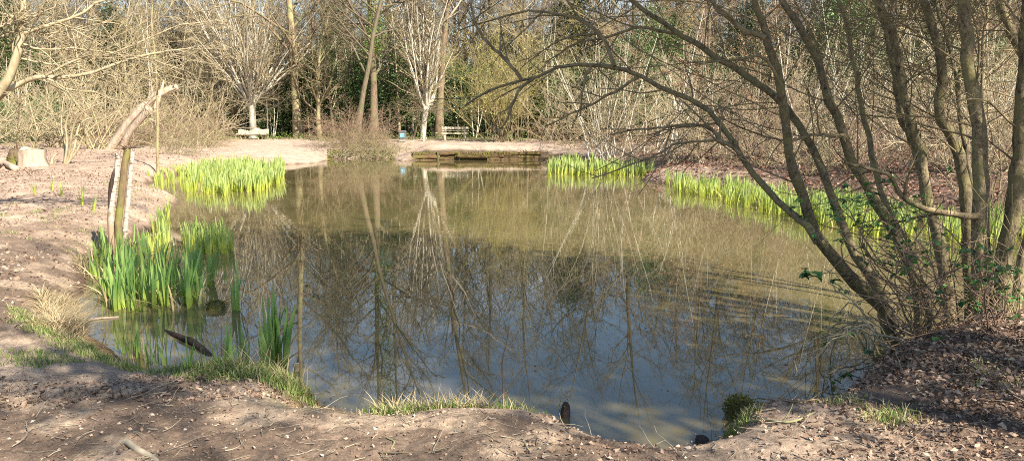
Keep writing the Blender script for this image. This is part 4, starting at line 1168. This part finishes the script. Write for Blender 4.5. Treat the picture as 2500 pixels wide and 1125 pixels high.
LN = 'tall green iris shoot in the near clump at the left inlet'
bed([(200, 640), (290, 605), (420, 640), (525, 690), (510, 748), (380, 768), (262, 765), (215, 710)], 58, IRG, .45, .8, LN, 'irises of the near left clump', cl=1.1)
bed([(260, 700), (500, 700), (480, 755), (370, 770), (262, 765)], 34, IRG, .72, 1.05, LN, 'irises of the near left clump', cl=1.0)
bed([(205, 640), (300, 590), (430, 600), (420, 640), (300, 650)], 24, IR, .4, .6, LN, 'irises of the near left clump')
bed([(375, 560), (420, 520), (415, 600), (380, 620)], 14, IR, .6, .85, 'pale iris shoot between the near clump and the left shore', 'irises by the left shore')
bed([(440, 590), (560, 585), (565, 612), (520, 632), (450, 625)], 34, IR, .6, .85, 'yellow green iris shoot in the small bed behind the near clump', 'irises behind the near clump')
FL = 'yellow green iris shoot in the dense bed along the far left shore'
bed([(455, 440), (470, 422), (500, 410), (690, 408), (692, 440), (600, 472), (540, 482), (480, 470)], 470, IR, .5, 1.2, FL, 'irises of the far left bed')
bed([(345, 450), (400, 425), (480, 412), (480, 470), (440, 470)], 70, IR, .5, .8, FL, 'irises of the far left bed')
bed([(590, 470), (690, 435), (692, 444), (610, 478)], 50, IR, .5, 1.05, FL, 'irises of the far left bed')
R2 = 'iris shoot in the bed in front of the whitish bush'
bed([(1340, 404), (1470, 412), (1600, 420), (1590, 432), (1470, 430), (1340, 428)], 170, IR, .5, 1.3, R2, 'irises of the far right bed')
R1_ = 'iris shoot in the long bed along the right shore'
bed([(1625, 448), (1760, 463), (1900, 482), (2100, 512), (2300, 540), (2500, 566), (2600, 600), (2300, 590), (2100, 575), (1960, 548), (1800, 502), (1690, 476), (1625, 466)], 430, IR, .45, 1.05, R1_, 'irises of the right shore bed', cl=1.08)
LB = 'lone pale iris shoot on the leafy left bank'
for px, py, s in ((85, 475, .6), (150, 478, .55), (200, 500, .7), (228, 515, .5), (128, 465, .5)):
    p = foot(px, py); cand.append((9, p, IR, s, LB, 'iris shoots on the left bank'))
for pts, lab, grp, s in (([(650, 895), (664, 892), (678, 893), (690, 895), (672, 900), (657, 901)], 'iris shoot in the tight upright clump beside the little cut stump', 'irises beside the cut stump', .62),
                         ([(573, 756), (582, 758)], 'dark iris shoot standing alone in the water beside the moss lump', 'irises beside the moss lump', .52),
                         ([(562, 898), (580, 896), (596, 897), (604, 895), (540, 900)], 'small iris shoot in grass at the bank edge above the sunken log', 'irises at the grassy bank edge', .36),
                         ([(365, 885), (388, 890), (408, 893), (378, 892)], 'small iris shoot in the grass left of the sunken log', 'irises left of the sunken log', .34),
                         ([(300, 862), (318, 866), (336, 872)], 'small iris shoot in grass below the near clump', 'irises in grass below the clump', .36),
                         ([(459, 905), (492, 902)], 'tiny dark iris shoot at the waterline by the sunken log', 'tiny irises at the waterline', .26)):
    for px, py in pts:
        p = foot(px, py, .1) if py > 800 else G(px, py, 0)
        p[2] = max(p[2], 0) - .03
        cand.append((9, p, IRG, s * (.85 + .3 * rng.random()) / .72, lab, grp))
cand.sort(key=lambda c_: -c_[0])
for w_, p, meshes, sc, lab, grp in cand[:300]:
    o = put('iris', meshes[rng.integers(len(meshes))])
    o.location = p; o.rotation_euler = (rng.normal() * .05, rng.normal() * .05, rng.normal() * .7); o.scale = (sc, sc, sc)
    tag(o, lab, 'iris', grp)
g = Geo()
cache = {}
for w_, p, meshes, sc, lab, grp in cand[300:]:
    me = meshes[rng.integers(len(meshes))]
    if me.name not in cache:
        co = np.zeros(len(me.vertices) * 3, np.float32); me.vertices.foreach_get('co', co)
        q = np.zeros(len(me.loops), np.int32); me.loops.foreach_get('vertex_index', q); cache[me.name] = (co.reshape(-1, 3), q.reshape(-1, 4))
    v, q = cache[me.name]; th = rng.normal() * .7; c_, s_ = math.cos(th), math.sin(th)
    v = v * sc; tx, ty = rng.normal() * .05, rng.normal() * .05
    v = np.stack([v[:, 0] * c_ - v[:, 1] * s_ + v[:, 2] * tx, v[:, 0] * s_ + v[:, 1] * c_ + v[:, 2] * ty, v[:, 2]], 1)
    g.add(v + p, q)
M['irisbed'] = leafmat('iris_bed_leaf', [(.27, .36, .09), (.36, .46, .13), (.45, .54, .18), (.56, .62, .26)], .4, .45, .4, ((.55, .60, .10), 0, .32))
tag(g.obj('iris_bed', M['irisbed']), kind='stuff')
g = Geo()   # last year's collapsed iris leaves among the new shoots
for poly, n in (([(200, 640), (290, 605), (420, 640), (525, 690), (510, 748), (380, 768), (262, 765), (215, 710)], 90), ([(455, 440), (500, 410), (690, 408), (692, 440), (600, 472), (480, 470)], 160), ([(1340, 404), (1600, 420), (1590, 432), (1340, 428)], 60), ([(1625, 448), (1900, 482), (2300, 540), (2500, 566), (2300, 590), (1960, 548), (1690, 476)], 160)):
    b_ = scatter(poly, n, 0, water=True); blades(g, b_ - [0, 0, .03], .18 + .4 * rng.random(n), .022, .5 + 1.3 * rng.random(n), 7, None, .2, .9)
tag(g.obj('dead_iris_leaves', DEAD), kind='stuff')
g = Geo()   # specks and leaves afloat
f_ = np.concatenate([scatter([(190, 770), (560, 880), (800, 1000), (1380, 1000), (1700, 1070), (2000, 960), (2150, 800), (1700, 700), (700, 600), (520, 700)], 260, 0, water=True), scatter([(690, 410), (1330, 400), (1900, 500), (2200, 620), (1300, 600), (500, 560)], 260, 0, water=True)])
f_ = f_[poly_sd(f_[:, 0], f_[:, 1], SHORE) < -.1]
leaves(g, f_ + [0, 0, .004], .01 + .03 * rng.random(len(f_)) ** 2, .9)
tag(g.obj('floating_leaves', M['litter']), kind='stuff')

# ------------------------------------------------------------------ grass, straw, litter (nobody could count them)
g = Geo()


def grass(poly, n, h0, h1, lean=.8, wd=.006, z=.3, clump=.05):
    m_ = max(1, n // 9)
    c_ = scatter(poly, int(m_ * 1.5), z); f_ = fbm(c_[:, 0] * 2.4, c_[:, 1] * 2.4, 3, 44) + rng.normal(size=len(c_)) * .05; c_ = c_[np.argsort(-f_)][:m_]
    b_ = np.repeat(c_, 9, 0) + rng.normal(size=(m_ * 9, 3)) * [clump, clump, 0]
    b_[:, 2] = ground(b_[:, 0], b_[:, 1]) - .005
    b_ = b_[b_[:, 2] > .02]
    hh = np.repeat(h0 + (h1 - h0) * rng.random(m_) ** 1.5, 9)[:len(b_)] * (.6 + .6 * rng.random(len(b_)))
    blades(g, b_, hh, wd * (.7 + .6 * rng.random(len(b_))), lean * rng.random(len(b_)) + .1, 4, None, .2, .7)


grass([(40, 745), (130, 780), (250, 820), (340, 868), (430, 895), (560, 893), (700, 905), (790, 940), (790, 975), (720, 945), (600, 930), (470, 925), (400, 900), (280, 870), (180, 845), (40, 790)], 6500, .025, .07)
grass([(470, 900), (720, 905), (800, 945), (790, 975), (640, 940), (480, 925)], 5000, .03, .10)
grass([(350, 920), (480, 905), (640, 930), (560, 950), (420, 950)], 1500, .03, .07)
grass([(0, 870), (100, 860), (220, 880), (100, 910), (0, 900)], 700, .03, .06)
grass([(920, 1024), (960, 1000), (1050, 984), (1110, 990), (1080, 1010), (960, 1030)], 2200, .03, .09)
grass([(1090, 990), (1290, 985), (1310, 998), (1200, 1005), (1100, 1005)], 900, .03, .10)
grass([(1755, 1010), (1790, 975), (1830, 985), (1820, 1010), (1780, 1025)], 1200, .02, .06)
grass([(2120, 1060), (2200, 1040), (2240, 1070), (2160, 1090)], 400, .03, .07); grass([(2000, 1010), (2080, 1005), (2060, 1030)], 160, .03, .06); grass([(2350, 920), (2480, 900), (2480, 1000), (2350, 990)], 300, .03, .07)
grass([(130, 690), (180, 690), (180, 730), (130, 730)], 500, .06, .12)
grass([(0, 500), (330, 500), (250, 590), (0, 560)], 700, .04, .09, z=.45); grass([(250, 440), (460, 440), (400, 500), (300, 500)], 900, .05, .14, z=.45)
tag(g.obj('grass', M['grass']), kind='stuff')
g = Geo()
for poly, n, h0, h1 in (([(95, 700), (195, 690), (205, 780), (130, 790), (100, 745)], 2600, .10, .24), ([(180, 600), (300, 570), (300, 610), (210, 640)], 1600, .10, .22), ([(60, 760), (200, 790), (190, 815), (80, 790)], 500, .05, .12)):
    b_ = scatter(poly, n, .3); b_[:, 2] -= .01
    b_ = b_[b_[:, 2] > 0]
    blades(g, b_, (h0 + (h1 - h0) * rng.random(len(b_))), .006, .7 + 1.1 * rng.random(len(b_)), 5, None, .15, .8)
b_ = scatter([(470, 900), (720, 905), (800, 945), (640, 940)], 120, .3); blades(g, b_, .12 + .14 * rng.random(120), .004, .8, 5)
b_ = scatter([(920, 1024), (960, 1000), (1110, 990), (1240, 985), (1200, 1005), (960, 1030)], 420, .3); blades(g, b_, .05 + .10 * rng.random(420), .005, 1.0, 5)
tag(g.obj('dry_grass', M['straw']), kind='stuff')
g = Geo()


def litter(poly, n, s0, s1, z=.35, lift=.012):
    p = scatter(poly, n, z); p = p[p[:, 2] > .015]
    p = p[fbm(p[:, 0] * 1.8, p[:, 1] * 1.8, 3, 21) + .12 > rng.normal(size=len(p)) * .12]
    p[:, 2] += lift * (.3 + rng.random(len(p)))
    leaves(g, p, s0 + (s1 - s0) * rng.random(len(p)) ** 1.8, .45, .45 + .3 * rng.random((len(p), 1)))


litter([(1830, 985), (2040, 930), (2200, 830), (2420, 780), (2700, 780), (3100, 1300), (1850, 1300)], 19000, .010, .042)
litter([(2060, 900), (2200, 830), (2500, 780), (2800, 900), (2700, 1125), (2200, 1000)], 6500, .015, .055, lift=.03)
litter([(1300, 1010), (1830, 985), (1850, 1300), (1200, 1300)], 1500, .012, .035)
litter([(-200, 900), (700, 920), (1300, 1010), (1300, 1300), (-500, 1300)], 2800, .008, .028)
litter([(-200, 940), (600, 920), (800, 960), (500, 990), (-200, 1010)], 1600, .015, .045)
litter([(-100, 420), (440, 420), (340, 500), (240, 600), (60, 760), (-200, 800)], 7000, .03, .07, .45)
litter([(-100, 345), (560, 345), (450, 420), (-100, 440)], 9000, .05, .11, .55)
tag(g.obj('leaf_litter', M['litter']), kind='stuff')
g = Geo()
for poly, n, z in (([(1830, 985), (2040, 930), (2200, 830), (2420, 780), (2700, 780), (3100, 1300), (1850, 1300)], 700, .35), ([(-200, 900), (700, 920), (1300, 1010), (1800, 1090), (1800, 1300), (-500, 1300)], 420, .35), ([(-100, 380), (440, 420), (340, 500), (60, 760), (-200, 800)], 500, .45), ([(1570, 438), (1800, 400), (2500, 430), (2500, 560), (2000, 492)], 500, .4)):
    p0 = scatter(poly, n, z); p0 = p0[p0[:, 2] > .02] + [0, 0, .008]
    d0 = rng.normal(size=(len(p0), 3)) * [1, 1, .08]
    L0 = .04 + .22 * rng.random(len(p0)) ** 2
    s, R = stalk(p0, d0, L0, 5, .0015 + .0025 * rng.random(len(p0)), np.full(len(p0), .001), .18)
    s[:, :, 2] = np.maximum(s[:, :, 2], ground(s[:, :, 0], s[:, :, 1]) + .003); g.tubes(s, R, 4)
tag(g.obj('twig_litter', M['grey']), kind='stuff')
g = Geo()
litter([(1570, 438), (1620, 395), (1800, 380), (2500, 400), (2700, 600), (2500, 560), (2000, 492), (1640, 446)], 22000, .06, .13, .4, .03)
litter([(1330, 385), (1600, 370), (1900, 360), (1620, 395), (1590, 425)], 5000, .06, .12, .6, .03)
tag(g.obj('red_leaf_litter', M['redlitter']), kind='stuff')
g = Geo()   # mossy fringe below the bramble mound and on the edging
for poly, n, z in (([(800, 386), (960, 386), (960, 376), (800, 376)], 2600, .2), ([(1010, 392), (1335, 392), (1335, 384), (1010, 384)], 1500, .15)):
    p = scatter(poly, n, z); p[:, 2] += rng.random(len(p)) * .12
    leaves(g, p, .06 + .07 * rng.random(len(p)), .3)
tag(g.obj('bank_moss', M['moss']), kind='stuff')
g = Geo()   # ivy and weeds along the far path edge
p = scatter([(430, 343), (1340, 345), (1330, 336), (430, 334)], 5200, .7); p[:, 2] += rng.random(len(p)) ** 2 * .5
leaves(g, p, .07 + .07 * rng.random(len(p)), .3)
tag(g.obj('ground_ivy', M['ivy']), kind='stuff')

g = Geo()   # grit, pebbles and clods trodden into the bank
OCT = np.array([[1, 0, 0], [-1, 0, 0], [0, 1, 0], [0, -1, 0], [0, 0, 1], [0, 0, -1.]]); OT = np.array([[0, 2, 4], [2, 1, 4], [1, 3, 4], [3, 0, 4], [2, 0, 5], [1, 2, 5], [3, 1, 5], [0, 3, 5]])
for poly, n, s0, s1 in (([(-200, 900), (700, 930), (1300, 1010), (1700, 1085), (1900, 990), (2000, 1300), (-500, 1300)], 2000, .003, .014), ([(-100, 560), (200, 600), (60, 780), (-100, 900)], 900, .005, .02)):
    p = scatter(poly, n, .35); p = p[p[:, 2] > .02]; n = len(p)
    p = p[fbm(p[:, 0] * 1.3, p[:, 1] * 1.3, 3, 27) + .08 > rng.normal(size=n) * .15]; n = len(p)
    sz = s0 + (s1 - s0) * rng.random((n, 1, 1)) ** 3.5
    v = OCT[None] * (.5 + rng.random((n, 6, 1))) * sz * [1, 1, .6] + rng.normal(size=(n, 6, 3)) * sz * .25 + p[:, None]
    g.add(v, None, (np.arange(n)[:, None, None] * 6 + OT[None]).reshape(-1, 3))
M['grit'] = leafmat('grit', [(.14, .10, .07), (.24, .175, .13), (.32, .25, .19), (.42, .36, .30)], .9, 0, .2)
tag(g.obj('pebbles', M['grit'], None, False), kind='stuff')
g = Geo()   # leaves and bits washed up along the near edge
nb_ = SHORE[:32]; k_ = rng.integers(0, 31, 900); t_ = rng.random((900, 1)); q = nb_[k_] * (1 - t_) + nb_[k_ + 1] * t_ + rng.normal(size=(900, 2)) * .12
q = np.concatenate([q, np.maximum(ground(q[:, 0], q[:, 1]), 0)[:, None] + .005], 1)
leaves(g, q, .008 + .032 * rng.random(900) ** 2, .7)
s, R = stalk(q[:160], rng.normal(size=(160, 3)) * [1, 1, .03], .03 + .12 * rng.random(160), 4, np.full(160, .0022), np.full(160, .0012), .1); s[:, :, 2] = np.maximum(ground(s[:, :, 0], s[:, :, 1]), 0) + .004; g.tubes(s, R, 4)
tag(g.obj('shore_debris', M['litter']), kind='stuff')

# ------------------------------------------------------------------ small things in and by the near water


def stick(name, pts, r0, r1, mat, label, cat, lift=.0, z=.3, water=False, n=12, twigs=0):
    A = [(G(px, py, 0) if water else foot(px, py, z)) + [0, 0, lift + (dz[0] if dz else 0)] for px, py, *dz in pts]
    p = spline(A, n)
    o = empty(name, p[0]); tag(o, label, cat)
    a = Geo(); logmesh(a, local(o, p), np.linspace(r0, r1, n), 8, .12); a.obj('wood', M[mat], o)
    if twigs:
        l1, R1 = grow(p[None], np.linspace(r0, r1, n)[None], twigs, .2, .95, 30, 60, .3, 0, .1, 6, .6, .002)
        a = Geo(); a.tubes(local(o, l1), R1, 4); a.obj('twig_sprays', M[mat], o)
    return o


stick('sunken_log', [(395, 800, -.03), (440, 826, .015), (475, 842, .02), (515, 868, -.02)], .026, .034, 'wetlog', 'dark waterlogged branch half sunk in front of the near irises', 'log', water=True)
stick('floating_stick', [(185, 792, .01), (235, 780, .01), (290, 775, .005)], .008, .012, 'log', 'pale stick floating at the foot of the near irises', 'stick', water=True)
stick('exposed_root', [(288, 1074, -.02), (310, 1082, .008), (335, 1100, .008), (370, 1115, .0), (400, 1135, -.01)], .018, .013, 'grey', 'pale worn root crossing the bare path at the bottom left', 'root')
stick('fallen_twig', [(925, 1106), (985, 1106), (1050, 1104), (1090, 1098)], .005, .003, 'dark', 'long thin dark twig lying on the bare path at the bottom', 'twig', lift=.004)
stick('fallen_twig', [(945, 1070), (962, 1080), (955, 1097)], .005, .003, 'tan', 'short hooked twig lying above the long dark twig', 'twig', lift=.005)
stick('fallen_twig', [(1275, 1072), (1282, 1085), (1290, 1098)], .004, .003, 'tan', 'small curved twig on the bare earth in the middle foreground', 'twig', lift=.004)
stick('fallen_branch', [(1790, 1040), (1860, 1030), (1930, 1035), (1990, 1010)], .010, .004, 'tan', 'bare forked branch lying right of the mossy stump', 'branch', lift=.012, twigs=4)
stick('fallen_branch', [(1850, 975), (1930, 985), (2010, 978), (2090, 990)], .006, .003, 'brown', 'thin brown branch lying along the lip of the right bank', 'branch', lift=.012, twigs=3)


def stump(name, px, py, h_, r, label, mat='mosswood', moss=0, z=.25, water=False, cut=True, tilt=.05):
    A = G(px, py, 0) if water else foot(px, py, z)
    o = empty(name, A - [0, 0, .05]); tag(o, label, 'stump')
    hh = np.array([0, .3, .6, .85, 1.0]) * (h_ + .05)
    a = Geo(); logmesh(a, np.stack([hh * tilt, hh * 0, hh], 1), np.array([1.3, 1.1, .98, .8, .45] if not cut else [1.15, 1.05, 1, .97, .97]) * r, 16, .14 if cut else .35, True); a.obj('bark', M[mat], o)
    if cut:
        a = Geo(); t = np.linspace(0, 2 * PI, 15)[:-1]; a.add(np.concatenate([np.stack([np.cos(t) * r * .85 + hh[-1] * tilt, np.sin(t) * r * .85, np.full(14, hh[-1] + .003)], 1), [[hh[-1] * tilt, 0, hh[-1] + .006]]]), None, [[k, (k + 1) % 14, 14] for k in range(14)]); a.obj('cut_face', M['cutwood'], o)
    if moss:
        a = Geo(); leaves(a, np.maximum(blobs(moss, r * 1.3, r * 1.3, h_ * .8, .45) * (1 + .5 * fbm(rng.random(moss) * 0 + np.arange(moss) % 9 * .7, np.arange(moss) % 7 * .9, 2, 8))[:, None], [-9, -9, -h_ * .45]) + [0, 0, h_ * .5 + .05], .014, .2); a.obj('moss', M['moss'], o)


stump('post_stump', 1378, 1016, .10, .034, 'dark rounded stump post at the lip of the near bank', 'wetlog', moss=60, cut=False)
stump('cut_stump', 723, 905, .06, .024, 'tiny sawn stump in the grass beside the upright iris clump', mat='tan')
stump('mossy_stump', 1806, 1016, .12, .09, 'yellow green mossy stump on the right bank edge by the dark inlet', moss=2600, cut=False)
stump('moss_lump', 527, 752, .07, .09, 'dark mossy root lump standing in the water beside the near irises', moss=1600, water=True, cut=False)
stump('bank_root', 1712, 1076, .035, .05, 'dark wet root knob at the waterline of the near bank', mat='wetlog', cut=False)

# thin sapling in the middle of the near bank
A = foot(1232, 985, .25)
o = empty('bare_seedling', A - [0, 0, .02]); tag(o, 'thin bare seedling rising from the middle of the near bank', 'sapling')
p = trace([(1232, 990), (1228, 930), (1226, 880), (1237, 835), (1243, 790)], A[1], A[1], 12); r = np.linspace(.008, .0025, 12)
q = np.array([trace([(1232, 985), (1222, 950), (1219, 925)], A[1], A[1], 8), trace([(1240, 815), (1262, 835), (1290, 870), (1300, 885)], A[1], A[1], 8), trace([(1238, 830), (1222, 822), (1205, 818)], A[1], A[1], 8), trace([(1232, 965), (1260, 920), (1290, 880)], A[1], A[1] + .1, 8)])
a = Geo(); a.tubes(local(o, p), r, 6); a.obj('stem', M['pink'], o); a = Geo(); a.tubes(local(o, q), np.linspace(.004, .0015, 8)[None].repeat(4, 0), 5); a.obj('twig_sprays', M['pink'], o)


# brambles round the near tree
def bramble(name, label, canes, Y, mat, nl, ls, leafmat_='bramble', r=.006, wig=.02, group=None, sub=3):
    A = np.array([*P(*canes[0][0], Y)]); A[2] = gz(A[0], A[1])
    o = empty(name, A); tag(o, label, 'bramble', group)
    cp = np.array([trace(c_, Y + rng.normal() * .15, Y + rng.normal() * .5, 14) for c_ in canes]); cp[:, 1:] += np.cumsum(rng.normal(size=(len(canes), 13, 3)) * wig * .5, 1)
    cr = np.linspace(r, r * .4, 14)[None].repeat(len(canes), 0)
    a = Geo(); a.tubes(local(o, cp), cr, 6); a.obj('canes', M[mat], o)
    l1, R1 = grow(cp, cr, sub, .2, 1, 30, 70, .28, -.1, .12, 7, .6, .0016)
    a = Geo(); a.tubes(local(o, l1), R1, 4); a.obj('twig_sprays', M[mat], o)
    if nl:
        tp = l1[:, 2:].reshape(-1, 3); c_ = tp[rng.integers(0, len(tp), nl)]
        c3 = np.repeat(c_, 3, 0) + rng.normal(size=(nl * 3, 3)) * ls * .3
        a = Geo(); bigleaves(a, local(o, c3), ls * (.6 + .7 * rng.random(nl * 3))); a.obj('foliage', M[leafmat_], o)


rc = lambda a, s: a + rng.normal() * s
bramble('bramble', 'arching bare tan canes reaching over the water left of the near tree', [[(2150 + rc(0, 30), 880), (2110, rc(800, 25)), (rc(2060, 20), rc(820, 20)), (rc(2020, 15), rc(880, 20)), (rc(1990, 15), rc(945, 15))] for _ in range(7)] + [[(2180, 860), (2100, 760), (2050, 745), (2000, 800), (1985, 830)], [(2170, 850), (2120, 770), (2060, 690), (2035, 650)], [(2200, 840), (2130, 800), (2040, 790), (1990, 830), (1985, 900)]], 5.9, 'cream', 8, .04, r=.008, wig=.05)
bramble('bramble', 'leafy bramble scrambling through the stems of the near tree', [[(rc(2260, 70), 820), (rc(2240, 60), rc(720, 30)), (rc(2200, 80), rc(620, 40)), (rc(2180, 110), rc(530, 40)), (rc(2120, 110), rc(500, 50))] for _ in range(20)], 6.2, 'rtwig', 130, .043)
bramble('bramble', 'bright leaved bramble at the right foot of the near tree', [[(rc(2400, 40), 850), (rc(2400, 30), rc(760, 20)), (rc(2390, 40), rc(690, 30)), (rc(2370, 50), rc(640, 40))] for _ in range(12)], 5.9, 'pink', 80, .043)
bramble('bramble', 'trailing bramble with dark leaves over the lip of the right bank', [[(rc(2260, 30), 850), (rc(2200, 20), rc(880, 15)), (rc(2120, 40), rc(905, 15)), (rc(2060, 40), rc(930, 15))] for _ in range(6)], 5.6, 'dark', 26, .05)
bramble('bramble', 'single dark leafed bramble spray hanging over the water', [[(2150, 700), (2080, 668), (2020, 662), (1975, 672), (1952, 680)]], 5.9, 'dark', 7, .06, r=.004)
bramble('dead_stems', 'upright reddish dead stems between the trunks of the near tree', [[(rc(2275, 75), rc(850, 15)), (rc(2265, 85), 760), (rc(2250, 95), rc(670, 20)), (rc(2235, 110), rc(570, 60))] for _ in range(34)], 5.9, 'pink', 10, .05, r=.005)
bramble('dead_stems', 'upright pale dead stems right of the near tree', [[(rc(2440, 45), 850), (rc(2440, 40), 740), (rc(2450, 40), 640), (rc(2440, 60), rc(520, 60))] for _ in range(18)], 6.2, 'tan', 14, .05, r=.0045)
